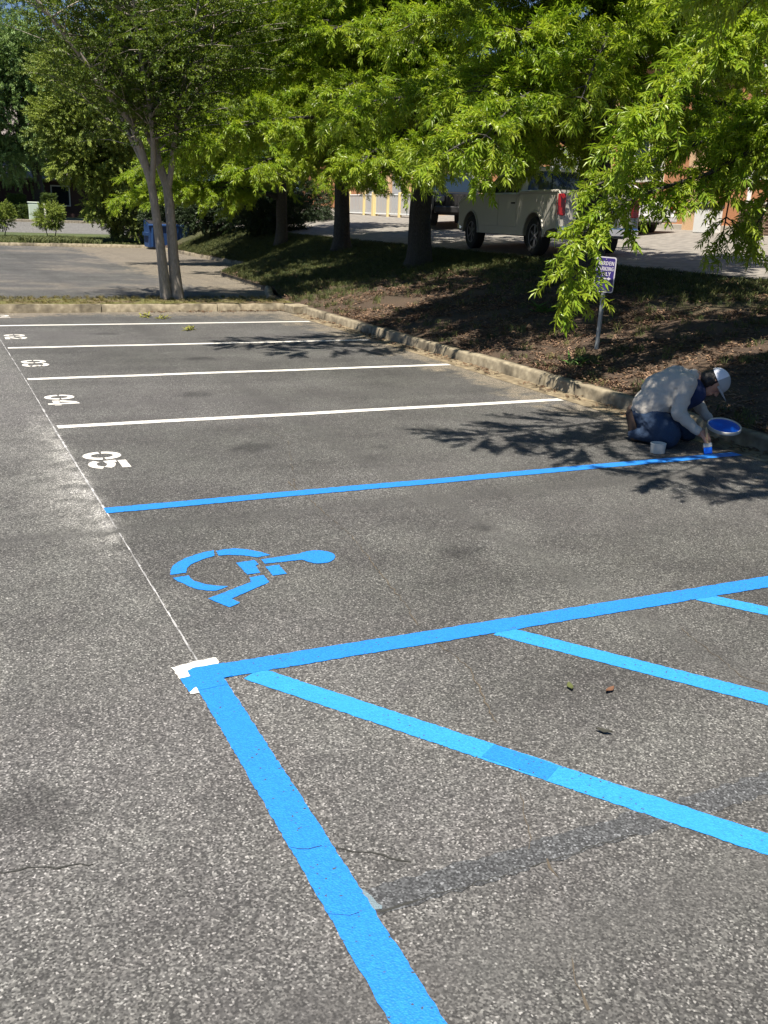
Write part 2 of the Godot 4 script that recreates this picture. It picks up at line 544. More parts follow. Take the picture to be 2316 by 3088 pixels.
func kerb_run(parent: Node3D, pts: Array, back: float, seed_: int, tint: Color) -> void:
	# pts: front base line, (x, z); the kerb lies to the right of the direction of travel
	rng.seed = seed_
	var stain := noise(1.3, 77, FastNoiseLite.TYPE_SIMPLEX_SMOOTH, 4)
	for i in pts.size() - 1:
		var a: Vector2 = pts[i]
		var b: Vector2 = pts[i + 1]
		var d := (b - a).normalized()
		var total := a.distance_to(b)
		var s := 0.0
		while s < total - 0.05:
			var l: float = minf(rr(1.3, 2.6), total - s)
			if total - s - l < 0.5: l = total - s
			var nrm := Vector2(-d.y, d.x)
			var p0 := a + d * (s + 0.009)
			var p1 := a + d * (s + l - 0.009)
			var mb := MB.new()
			mb.col = tint * rr(0.86, 1.1)
			var hgt := 0.145 + rr(-0.012, 0.012)
			var sh := rr(-0.012, 0.012)
			# profile: sloped face, rounded nose
			var prof := [Vector2(-0.0, -0.05), Vector2(0.0, 0.0), Vector2(0.022, hgt - 0.035), Vector2(0.032, hgt - 0.012), Vector2(0.055, hgt), Vector2(back, hgt - 0.004), Vector2(back, -0.05)]
			var n := maxi(2, int(l / 0.12))
			var rws := []
			for k in n + 1:
				var p := p0.lerp(p1, float(k) / n)
				var row := []
				for q in prof.size():
					var j := rr(-1, 1) * (0.005 if q in [2, 3, 4] else 0.002)
					if q in [3, 4] and rng.randf() < 0.06: j -= 0.012
					var w: Vector2 = p + nrm * (prof[q].x + sh - j * 0.5)
					row.append(Vector3(w.x, prof[q].y + (j if prof[q].y > 0.05 else 0.0), w.y))
				rws.append(row)
			mb.grid(rws)
			for e in 2:
				var row: Array = rws[0] if e == 0 else rws[-1]
				var m: Vector3 = (row[1] + row[4] + row[5]) / 3.0
				for q in row.size() - 1:
					if e == 1: mb.tri(m, row[q], row[q + 1])
					else: mb.tri(m, row[q + 1], row[q])
			for q in mb.c.size():      # mildew and dirt stains, in blotches with edges of their own
				var p := mb.v[q]
				var w := stain.get_noise_3d(p.x * 1.0, p.y * 2.0, p.z * 1.0)
				mb.c[q] = mb.c[q] * (1.0 - 0.55 * smoothstep(0.08, 0.3, w))
			part("kerb_stone", mb.mesh(), M.concrete, parent)
			s += l

func build_kerbs() -> void:
	var o := Node3D.new()
	o.name = "bank_kerb"
	o.set_meta("kind", "structure")
	add_child(o)
	kerb_run(o, [Vector2(KERB_X, 4.0), Vector2(KERB_X, -18.9)], 0.16, 5, Color(0.74, 0.71, 0.64))
	var o2 := Node3D.new()
	o2.name = "island_kerb"
	o2.set_meta("kind", "structure")
	add_child(o2)
	kerb_run(o2, [Vector2(-30, -19.7), Vector2(5.8, -19.7)], 0.16, 6, Color(0.74, 0.71, 0.64))
	var o3 := Node3D.new()
	o3.name = "far_kerb"
	o3.set_meta("kind", "structure")
	add_child(o3)
	kerb_run(o3, [Vector2(6.05, -21.4), Vector2(7.0, -24.6), Vector2(7.3, -29.8)], 0.16, 8, Color(0.74, 0.71, 0.64))
	kerb_run(o3, [Vector2(9.75, -34.0), Vector2(9.55, -42.0), Vector2(9.3, -49.6)], 0.16, 9, Color(0.74, 0.71, 0.64))
	# dirt between 7.3,-29.8 and 9.75,-34 : broken flume
	kerb_run(o3, [Vector2(7.35, -29.95), Vector2(8.4, -31.9), Vector2(9.7, -33.9)], 0.16, 10, Color(0.74, 0.71, 0.64))
	kerb_run(o3, [Vector2(-40, -49.8), Vector2(9.2, -49.8)], 0.2, 11, Color(0.74, 0.71, 0.64))
	# corner blocks where the island meets the bank
	rng.seed = 12
	var mb := MB.new()
	mb.col = Color(0.74, 0.71, 0.64)
	mb.box(Vector3(5.93, 0.075, -19.18), Vector3(0.36, 0.17, 0.44), Basis(Vector3.UP, 0.1), 0.02)
	part("kerb_stone", mb.mesh(), M.concrete, o)
	# gutter pan
	var n2 := noise(1.2, 133)
	var gt := func(x, z):
		var b := n2.get_noise_2d(x * 1.6, z)
		return Color(0.60, 0.54, 0.44) * (1.0 + 0.22 * b)
	var gy := func(_x, _z): return 0.004
	structure("gutter", sheet(steps(5.66, KERB_X + 0.02, 0.1), steps(4, -18.8, 0.2), gy, gt).mesh(), M.concrete)
	# soil on the island
	var st := func(x, z):
		var b := n2.get_noise_2d(x, z)
		var g := smoothstep(0.0, 0.5, b + 0.35)
		var q := Vector3(0.2, 0.15, 0.1).lerp(Vector3(0.2, 0.21, 0.06), g)
		return Color(q.x, q.y, q.z)
	var sy := func(x, z): return lerpf(0.13, -0.02, smoothstep(-21.0, -21.7, z)) + 0.015 * n2.get_noise_2d(x * 2.0, z * 2.0)
	structure("island", sheet(steps(-30, 6.4, 0.3), steps(-19.83, -21.7, 0.2), sy, st).mesh(), M.soil)

# ------------------------------------------------------------------ painted markings
func ribbon(pts: Array, width: float, y: float, jag := 0.003, seg := 0.05, sd := 1) -> MB:
	rng.seed = sd
	var mb := MB.new()
	mb.flat_uv = true
	var dense := []
	for i in pts.size() - 1:
		var a: Vector2 = pts[i]
		var b: Vector2 = pts[i + 1]
		var n := maxi(1, int(a.distance_to(b) / seg))
		for k in n: dense.append(a.lerp(b, float(k) / n))
	dense.append(pts[-1])
	var rows := []
	for i in dense.size():
		var t: Vector2 = (dense[mini(i + 1, dense.size() - 1)] - dense[maxi(i - 1, 0)]).normalized()
		var nn := Vector2(-t.y, t.x)
		var w := width * 0.5
		var p: Vector2 = dense[i] + nn * (w + rr(-jag, jag))
		var q: Vector2 = dense[i] - nn * (w + rr(-jag, jag))
		rows.append([Vector3(q.x, y, q.y), Vector3(p.x, y, p.y)])
	mb.grid(rows)
	for k in mb.n.size(): mb.n[k] = Vector3.UP
	return mb

const LINES := [-3.902, -6.522, -9.30, -12.04, -14.78, -17.52]

func wig(a: Vector2, b: Vector2, amp: float, sd: int) -> Array:
	rng.seed = sd
	var o := [a]
	var n := int(a.distance_to(b) / 0.6)
	var nn := (b - a).normalized().orthogonal()
	for k in range(1, n): o.append(a.lerp(b, float(k) / n) + nn * rr(-amp, amp))
	o.append(b)
	return o

func build_markings() -> void:
	var Y := 0.004
	var where := ["between the stall numbered one and the stall numbered two", "between the stalls numbered two and three", "between the stalls numbered three and four", "between the stalls numbered four and five"]
	var e := [5.60, 5.62, 5.64, 5.63]
	for i in 4:
		var z: float = LINES[5 - i]
		single("white_stall_line", ribbon(wig(Vector2(0.03, z), Vector2(e[i], z), 0.014, 30 + i), 0.128, Y, 0.004, 0.04, 40 + i).mesh(), M.white_paint, "straight white painted line on asphalt " + where[i], "parking line", "white stall lines")
	single("blue_stall_line", ribbon(wig(Vector2(0.0, LINES[1]), Vector2(5.66, LINES[1]), 0.008, 35), 0.13, Y, 0.004, 0.03, 50).mesh(), M.blue, "blue painted line the kneeling painter is brushing, running to the kerb", "parking line", "blue stall lines")
	single("blue_stall_line", ribbon(wig(Vector2(-0.03, LINES[0]), Vector2(5.66, LINES[0]), 0.004, 36), 0.14, Y, 0.0035, 0.025, 51).mesh(), M.blue, "thick blue line between wheelchair symbol and striped aisle", "parking line", "blue stall lines")
	single("blue_aisle_edge", ribbon(wig(Vector2(0.0, -3.835), Vector2(0.0, 2.0), 0.003, 37), 0.135, Y + 0.0015, 0.003, 0.02, 52).mesh(), M.blue, "thick blue line closing the striped aisle, crossed by two cracks", "parking line", "blue stall lines")
	var diag := [[Vector2(0.20, -3.83), Vector2(1.62, -1.72), Vector2(2.6, -0.27), "long diagonal blue stripe of the aisle with a darker repainted patch"], [Vector2(1.50, -3.85), Vector2(2.9, -1.85), Vector2(4.0, -0.25), "diagonal blue stripe of the aisle starting midway along thick line"], [Vector2(2.81, -3.86), Vector2(3.6, -2.75), Vector2(5.3, -0.3), "diagonal blue stripe of the aisle furthest from the white corner square"]]
	for i in 3:
		var d: Array = diag[i]
		single("blue_aisle_stripe", ribbon([d[0], d[1], d[2]], 0.128, Y - 0.001, 0.003, 0.02, 60 + i).mesh(), M.blue_thin, d[3], "parking line", "diagonal aisle stripes")
	single("repainted_patch", ribbon([Vector2(0.855, -2.865), Vector2(1.005, -2.635)], 0.112, Y + 0.0004, 0.004, 0.03, 65).mesh(), M.blue, "darker blue repainted patch on the long diagonal stripe", "paint patch")
	# white corner square with blue blot
	var mb := MB.new()
	mb.flat_poly(PackedVector2Array([Vector2(-0.125, -4.01), Vector2(-0.02, -4.035), Vector2(0.087, -4.045), Vector2(0.09, -3.985), Vector2(0.073, -3.955), Vector2(0.0, -3.93), Vector2(-0.02, -3.85), Vector2(-0.045, -3.72), Vector2(-0.105, -3.735), Vector2(-0.112, -3.88)]), Y + 0.0007, 0.004)
	var sq := single("white_corner_patch", mb.mesh(), M.white_paint, "white painted corner patch with a blue blot where blue lines meet", "paint patch")
	mb = MB.new()
	mb.flat_poly(PackedVector2Array([Vector2(-0.113, -3.89), Vector2(-0.068, -3.895), Vector2(-0.055, -3.85), Vector2(-0.07, -3.79), Vector2(-0.108, -3.745)]), Y + 0.0021)
	part("blue_blot", mb.mesh(), M.blue, sq)
	mb = MB.new()
	mb.flat_poly(PackedVector2Array([Vector2(-0.066, -3.95), Vector2(-0.035, -3.971), Vector2(0.11, -3.972), Vector2(0.11, -3.834), Vector2(0.067, -3.825), Vector2(0.067, -3.76), Vector2(-0.067, -3.75)]), Y + 0.0029, 0.0015)
	part("blue_overlap", mb.mesh(), M.blue, sq)
	# chalk line
	rng.seed = 70
	mb = MB.new()
	var z := -4.05
	while z > -19.0:
		var l := rr(0.02, 0.10)
		var dens := 0.97 if z < -5.2 else 0.9
		if rng.randf() < dens:
			var w := rr(0.0025, 0.006) * (1.7 if z < -6.4 and z > -10.2 else 1.0)
			var x := 0.004 * sin(z * 0.9) + rr(-0.002, 0.002)
			mb.col = Color(1, 1, 1) * rr(0.28, 0.7)
			mb.quad(Vector3(x - w, 0.0035, z), Vector3(x + w, 0.0035, z), Vector3(x + w * rr(0.6, 1.2), 0.0035, z - l), Vector3(x - w * rr(0.6, 1.2), 0.0035, z - l))
		z -= l
	single("chalk_line", mb.mesh(), M.chalk, "thin snapped white chalk line along the open ends of stalls", "chalk line")
	mb = MB.new()
	for k in 14: mb.quad(Vector3(-0.43 + rr(-.03, .03), 0.0035, -9.84 + rr(-.02, .02)), Vector3(-0.36 + rr(-.02, .02), 0.0035, -9.83 + rr(-.02, .02)), Vector3(-0.37, 0.0035, -9.85), Vector3(-0.42, 0.0035, -9.86))
	# stencilled numbers: strokes in (w, h); w runs along +z, h along +x
	var arc := func(cw: float, ch: float, rw: float, rh: float, a0: float, a1: float) -> Array:
		var o := []
		for k in 13:
			var a := deg_to_rad(lerpf(a0, a1, k / 12.0))
			o.append(Vector2(cw + rw * cos(a), ch + rh * sin(a)))
		return o
	var G := {
		0: [arc.call(0.14, 0.161, 0.105, 0.116, 2, 178), arc.call(0.14, 0.149, 0.105, 0.116, 182, 358)],
		1: [[Vector2(0.14, 0.0), Vector2(0.14, 0.31)]],
		2: [arc.call(0.14, 0.2, 0.10, 0.08, 170, 10), [Vector2(0.235, 0.19), Vector2(0.16, 0.12), Vector2(0.06, 0.075)], [Vector2(0.03, 0.03), Vector2(0.27, 0.03)]],
		3: [arc.call(0.12, 0.225, 0.10, 0.06, 150, 0), arc.call(0.12, 0.215, 0.10, 0.05, -8, -80), arc.call(0.12, 0.1, 0.115, 0.065, 80, 0), arc.call(0.12, 0.09, 0.115, 0.065, -8, -150)],
		4: [[Vector2(0.20, 0.0), Vector2(0.20, 0.31)], [Vector2(0.02, 0.09), Vector2(0.145, 0.09)], [Vector2(0.255, 0.09), Vector2(0.29, 0.09)], [Vector2(0.145, 0.29), Vector2(0.04, 0.13)]],
		5: [[Vector2(0.03, 0.28), Vector2(0.27, 0.28)], [Vector2(0.045, 0.235), Vector2(0.045, 0.16), Vector2(0.12, 0.185), Vector2(0.20, 0.165), Vector2(0.235, 0.135)], arc.call(0.13, 0.11, 0.105, 0.075, -5, -160)],
	}
	var spots := [[5, -8.22, -7.92], [4, -10.95, -10.64], [3, -13.55, -13.26], [2, -16.33, -16.02], [1, -19.2, -18.95]]
	var word := ["", "one", "two", "three", "four", "five"]
	for s in spots:
		var o := thing("stall_number", Vector3.ZERO, "white stencilled stall number zero %s on the asphalt" % word[s[0]], "number", "stall numbers")
		for dgt in 2:
			var z0: float = s[1] if dgt == 0 else s[2]
			for st in (G[0] if dgt == 0 else G[s[0]]):
				var pp := []
				for q in st: pp.append(Vector2(0.078 + q.x * 0.0 + q.y, z0 + q.x))
				part("stencil_piece", ribbon(pp, 0.066, Y, 0.002, 0.03, 80 + dgt).mesh(), M.white_paint, o)
	mb = MB.new()
	mb.flat_poly(PackedVector2Array([Vector2(0.066, -2.32), Vector2(0.078, -2.30), Vector2(0.088, -2.25), Vector2(0.1, -2.21), Vector2(0.092, -2.195), Vector2(0.066, -2.20)]), 0.0032, 0.004)
	for k in mb.c.size(): mb.c[k] = Color(0.22, 0.30, 0.34)
	single("paint_smear", mb.mesh(), M.asphalt_pale, "pale grey-blue paint smear beside the thick blue line at a crack", "paint patch")
	# wheelchair symbol
	var sym := thing("wheelchair_symbol", Vector3.ZERO, "blue stencilled wheelchair symbol painted on the asphalt", "symbol")
	var pieces := [
		[[0.476, -5.496], [0.41, -5.482], [0.343, -5.449], [0.28, -5.412], [0.232, -5.371], [0.182, -5.308], [0.152, -5.239], [0.138, -5.172], [0.228, -5.176], [0.252, -5.252], [0.278, -5.29], [0.31, -5.319], [0.38, -5.366], [0.453, -5.397]],
		[[0.487, -5.479], [0.545, -5.492], [0.597, -5.49], [0.65, -5.462], [0.691, -5.421], [0.738, -5.37], [0.773, -5.304], [0.685, -5.29], [0.645, -5.328], [0.594, -5.361], [0.535, -5.388], [0.476, -5.397]],
		[[0.139, -5.118], [0.23, -5.128], [0.23, -5.078], [0.238, -5.032], [0.283, -4.963], [0.335, -4.922], [0.394, -4.892], [0.311, -4.849], [0.27, -4.868], [0.228, -4.901], [0.195, -4.952], [0.177, -5.008], [0.152, -5.06]],
		[[0.54, -5.238], [0.655, -5.248], [0.656, -5.171], [0.632, -5.155], [0.625, -5.035], [0.544, -5.032]],
		[[0.542, -4.981], [0.628, -4.993], [0.625, -4.875], [0.361, -4.714], [0.386, -4.642], [0.315, -4.603], [0.244, -4.756], [0.529, -4.912]],
		[[0.682, -5.12], [0.766, -5.125], [0.759, -4.97], [0.676, -4.966]],
		[[0.697, -5.246], [0.943, -5.266], [0.975, -5.284], [1.017, -5.294], [1.06, -5.294], [1.1, -5.272], [1.128, -5.24], [1.141, -5.2], [1.133, -5.146], [1.1, -5.095], [1.057, -5.068], [1.01, -5.063], [0.972, -5.078], [0.945, -5.115], [0.927, -5.16], [0.695, -5.17]]]
	for pl in pieces:
		var pv := PackedVector2Array()
		for q in pl: pv.append(Vector2(q[0], q[1]))
		mb = MB.new()
		mb.flat_poly(pv, Y)
		part("stencil_piece", mb.mesh(), M.blue, sym)
	# old line blacked out with dark coating
	var bo := flat_tex(vmat(0.85), M.asphalt.albedo_texture, 4.2)
	var r := ribbon([Vector2(0.05, -2.238), Vector2(0.6, -2.245), Vector2(1.7, -2.275), Vector2(3.6, -2.32)], 0.115, 0.0022, 0.012, 0.025, 77)
	for k in r.c.size(): r.c[k] = Color(0.25, 0.265, 0.29)
	single("blacked_out_line", r.mesh(), bo, "old stall line coated over in dark grey across the striped aisle", "parking line")

# ------------------------------------------------------------------ cracks and small debris
func crack(pts: Array, sd: int, w0: float, c: Color) -> MB:
	rng.seed = sd
	var dense := []
	for i in pts.size() - 1:
		var n := maxi(2, int(pts[i].distance_to(pts[i + 1]) / 0.03))
		for k in n: dense.append(pts[i].lerp(pts[i + 1], float(k) / n) + Vector2(rr(-0.009, 0.009), rr(-0.009, 0.009)))
	var mb := MB.new()
	mb.col = c
	var rows := []
	var open := 1.0
	for i in dense.size():
		var t: Vector2 = (dense[mini(i + 1, dense.size() - 1)] - dense[maxi(i - 1, 0)]).normalized()
		if rng.randf() < 0.16: open = rr(0.35, 1.0) if rng.randf() < (0.6 if c.r > 0.05 else 0.92) else 0.05
		var nn := Vector2(-t.y, t.x) * w0 * rr(0.25, 1.0) * open
		rows.append([Vector3(dense[i].x - nn.x, 0.0028, dense[i].y - nn.y), Vector3(dense[i].x + nn.x, 0.0028, dense[i].y + nn.y)])
	mb.grid(rows)
	for k in mb.n.size(): mb.n[k] = Vector3.UP
	return mb

func build_cracks() -> void:
	var dark := Color(0.03, 0.028, 0.026)
	var earth := Color(0.085, 0.068, 0.048)
	var runs := [
		[[Vector2(-0.95, -2.81), Vector2(-0.53, -2.70), Vector2(-0.07, -2.57)], 0.0055, dark],
		[[Vector2(0.07, -2.53), Vector2(0.2, -2.43), Vector2(0.29, -2.34)], 0.0055, dark],
		[[Vector2(0.07, -2.19), Vector2(0.21, -2.19), Vector2(0.69, -2.2), Vector2(1.1, -2.215)], 0.0055, dark],
		[[Vector2(0.69, -2.205), Vector2(0.63, -1.99), Vector2(0.48, -1.76), Vector2(0.42, -1.6)], 0.006, earth],
		[[Vector2(1.43, -6.87), Vector2(1.38, -5.47), Vector2(1.2, -4.3), Vector2(1.13, -3.98)], 0.005, earth],
		[[Vector2(1.13, -3.82), Vector2(1.15, -3.55), Vector2(0.98, -2.98)], 0.005, earth],
		[[Vector2(0.92, -2.8), Vector2(0.66, -2.24)], 0.005, earth],
		[[Vector2(1.43, -6.7), Vector2(1.9, -8.2), Vector2(1.75, -9.2)], 0.0045, earth],
		[[Vector2(-2.2, -3.3), Vector2(-1.5, -2.95), Vector2(-0.95, -2.81)], 0.0055, dark],
		[[Vector2(2.6, -2.3), Vector2(2.3, -3.0), Vector2(2.42, -3.6)], 0.004, earth]]
	for i in runs.size():
		var m := crack(runs[i][0], 200 + i, runs[i][1], runs[i][2])
		var o := structure("crack" if i == 0 else "crack_%03d" % i, m.mesh(), M.litter)
		o.name = "crack" if i == 0 else "crack_%03d" % i
	# cracks through the blue paint
	for i in 2:
		var z: float = [-2.55, -2.21][i]
		var m := crack([Vector2(-0.065, z - 0.02), Vector2(-0.01, z + 0.01), Vector2(0.065, z)], 220 + i, 0.0018, Color(0.01, 0.02, 0.05))
		for k in m.v.size(): m.v[k].y = 0.0068
		var o := structure("crack_%03d" % (10 + i), m.mesh(), M.litter)
		o.name = "crack_%03d" % (10 + i)
	# fallen leaves on the asphalt
	var fl := [[Vector2(1.62, -3.10), 0.4, Color(0.12, 0.055, 0.028), "reddish brown fallen leaf on asphalt between two diagonal stripes"], [Vector2(1.47, -3.19), 1.2, Color(0.07, 0.08, 0.022), "olive green fallen leaf lying on asphalt beside the long diagonal stripe"], [Vector2(1.37, -2.81), 2.3, Color(0.03, 0.028, 0.02), "thin curled black fallen leaf lying on the asphalt"]]
	for f in fl:
		var mb := MB.new()
		mb.col = f[2]
		var l := 0.034
		var rows := []
		for k in 7:
			var t := k / 6.0
			var w := sin(t * PI) * 0.013 + 0.001
			var y := 0.006 + 0.012 * absf(t - 0.5)
			rows.append([Vector3((t - 0.5) * 2 * l, y + 0.005, -w), Vector3((t - 0.5) * 2 * l, y, 0), Vector3((t - 0.5) * 2 * l, y + 0.006, w)])
		mb.grid(rows)
		var o := single("fallen_leaf", mb.mesh(), M.litter, f[3], "leaf", "fallen leaves on the asphalt")
		o.position = Vector3(f[0].x, 0.002, f[0].y)
		o.rotation.y = f[1]

# ------------------------------------------------------------------ foliage
func leaf_into(mb: MB, o: Vector3, dir: Vector3, up: Vector3, l: float, w: float, curl: float, round_ := false) -> void:
	var side := dir.cross(up).normalized()
	var nn := side.cross(dir).normalized()
	var mid := o + dir * l * (0.5 if round_ else 0.45) - nn * curl * l * 0.12
	var tip := o + dir * l - nn * curl * l * 0.45
	var fold := nn * w * 0.35
	var a := mid + side * w * 0.5 + fold
	var b := mid - side * w * 0.5 + fold
	mb.tri(o, mid, a); mb.tri(mid, tip, a)
	mb.tri(o, b, mid); mb.tri(mid, b, tip)

func make_spray(sd: int, count: int, length: float, leaf: float, width: float, droop: float, round_ := false) -> ArrayMesh:
	rng.seed = sd
	var mb := MB.new()
	mb.col = Color(0.75, 0.6, 0.45)
	var tw := []
	var tr := []
	for k in 4:
		var t := k / 3.0
		tw.append(Vector3(length * t, -droop * 0.25 * length * t * t, 0)); tr.append(lerpf(0.004, 0.0015, t))
	mb.tube(tw, tr, 3, false)
	for i in count:
		var t: float = pow((i + 0.6) / count, 0.8)
		var o := Vector3(length * t, -droop * 0.25 * length * t * t, 0)
		var ang := deg_to_rad(rr(25, 80)) * (1.0 - 0.45 * smoothstep(0.85, 1.0, t))
		var phi := i * 2.4 + rr(-0.6, 0.6)
		var d := Vector3(cos(ang), sin(ang) * cos(phi) * 0.8 + 0.05 - droop * rr(0.0, 0.9), sin(ang) * sin(phi)).normalized()
		var up := Vector3(rr(-0.5, 0.5), 1.0, rr(-0.5, 0.5)).normalized()
		var g := rr(0.72, 1.0)
		mb.col = Color(g * rr(0.85, 1.0), g, g * rr(0.7, 1.0))
		leaf_into(mb, o, d, up, leaf * rr(0.5, 1.2), width * rr(0.7, 1.15), rr(0.0, 1.0), round_)
	return mb.mesh()

var sprays := {}

func make_sprays() -> void:
	sprays.oak = []
	for k in 4: sprays.oak.append(make_spray(300 + k, 34, 0.40, 0.11, 0.026, 0.15 + 0.17 * k))
	sprays.round = []
	for k in 3: sprays.round.append(make_spray(320 + k, 20, 0.34, 0.07, 0.036, 0.2, true))
	sprays.far = []
	for k in 3: sprays.far.append(make_spray(340 + k, 22, 0.6, 0.15, 0.085, 0.2, true))

func add_crown(parent: Node3D, xf: Array, cols: Array, kind: String, m: Material) -> void:
	var list: Array = sprays[kind]
	for s in list.size():
		var pick := []
		for i in range(s, xf.size(), list.size()): pick.append(i)
		if pick.is_empty(): continue
		var mm := MultiMesh.new()
		mm.transform_format = MultiMesh.TRANSFORM_3D
		mm.use_colors = true
		mm.mesh = list[s]
		mm.instance_count = pick.size()
		for k in pick.size():
			mm.set_instance_transform(k, xf[pick[k]])
			mm.set_instance_color(k, cols[pick[k]])
		var o := MultiMeshInstance3D.new()
		o.multimesh = mm
		o.material_override = m
		o.name = "crown"
		o.set_meta("kind", "stuff")
		parent.add_child(o, true)

func frame(p: Vector3, d: Vector3, roll: float, s: float) -> Transform3D:
	var x := d.normalized()
	var up := Vector3.UP
	if absf(x.y) > 0.96: up = Vector3(0.3, 0.2, 0.9).normalized()
	var z := x.cross(up).normalized()
	var y := z.cross(x)
	return Transform3D(Basis(x * s, y * s, z * s).rotated(x, roll), p)

func leaf_tone() -> Color:
	# young willow-oak green, each spray somewhere between deep and yellow-green
	var t := rng.randf()
	return Color(lerpf(0.26, 0.45, t), lerpf(0.38, 0.53, t), lerpf(0.035, 0.06, t))

# leaves along one limb: side branchlets carrying sprays
func dress_limb(wood: MB, pts: Array, t0: float, reach: float, xf: Array, cols: Array, hang: float, density := 1.0, sc := 1.0) -> void:
	var total := 0.0
	for i in pts.size() - 1: total += pts[i].distance_to(pts[i + 1])
	var stations := int(total * (1.0 - t0) / 0.19 * density)
	for s in stations:
		var t: float = t0 + (1.0 - t0) * (s + rr(0, 1)) / stations
		var f: float = t * (pts.size() - 1)
		var i := mini(int(f), pts.size() - 2)
		var p: Vector3 = pts[i].lerp(pts[i + 1], f - i)
		var tan: Vector3 = (pts[i + 1] - pts[i]).normalized()
		var flat := Vector3(tan.x, 0, tan.z)
		flat = flat.normalized() if flat.length() > 0.2 else Vector3(rr(-1, 1), 0, rr(-1, 1)).normalized()
		for side in [-1, 1]:
			if rng.randf() < 0.1: continue
			var d := flat.rotated(Vector3.UP, side * deg_to_rad(rr(30, 75)))
			d.y = rr(-0.25, 0.6) - hang * 0.3
			d = d.normalized()
			var l: float = reach * rr(0.35, 1.0) * (1.0 - 0.55 * t)
			var bp := []
			for k in 5:
				var u := k / 4.0
				bp.append(p + d * l * u + Vector3.DOWN * (hang * 0.55 + 0.1) * l * u * u)
			wood.tube(bp, [0.011, 0.008, 0.006, 0.004, 0.003], 3, false)
			var n := int(l / 0.078) + 1
			for k in n:
				var u := clampf((k + rr(0.2, 1.0)) / n, 0, 1)
				var q: Vector3 = bp[0].lerp(bp[4], u) + Vector3(0, (bp[2].y - lerpf(bp[0].y, bp[4].y, 0.5)) * 4 * u * (1 - u), 0)
				var dd := (d + Vector3(rr(-0.8, 0.8), rr(-0.55, 0.35) - hang * 0.7 * u, rr(-0.8, 0.8)) * 0.75).normalized()
				xf.append(frame(q, dd, rr(-0.7, 0.7), rr(0.75, 1.2) * sc))
				cols.append(leaf_tone())
	for k in 5:
		xf.append(frame(pts[-1], (pts[-1] - pts[-2]).normalized() + Vector3(rr(-.4, .4), rr(-.6, .1), rr(-.4, .4)), rr(-0.6, 0.6), rr(0.8, 1.2) * sc))
		cols.append(leaf_tone())

func bez(a: Vector3, b: Vector3, c: Vector3, n: int, jit: float) -> Array:
	var o := []
	for k in n + 1:
		var t := float(k) / n
		var p := a.lerp(b, t).lerp(b.lerp(c, t), t)
		if k > 0 and k < n: p += Vector3(rr(-jit, jit), rr(-jit, jit), rr(-jit, jit))
		o.append(p)
	return o

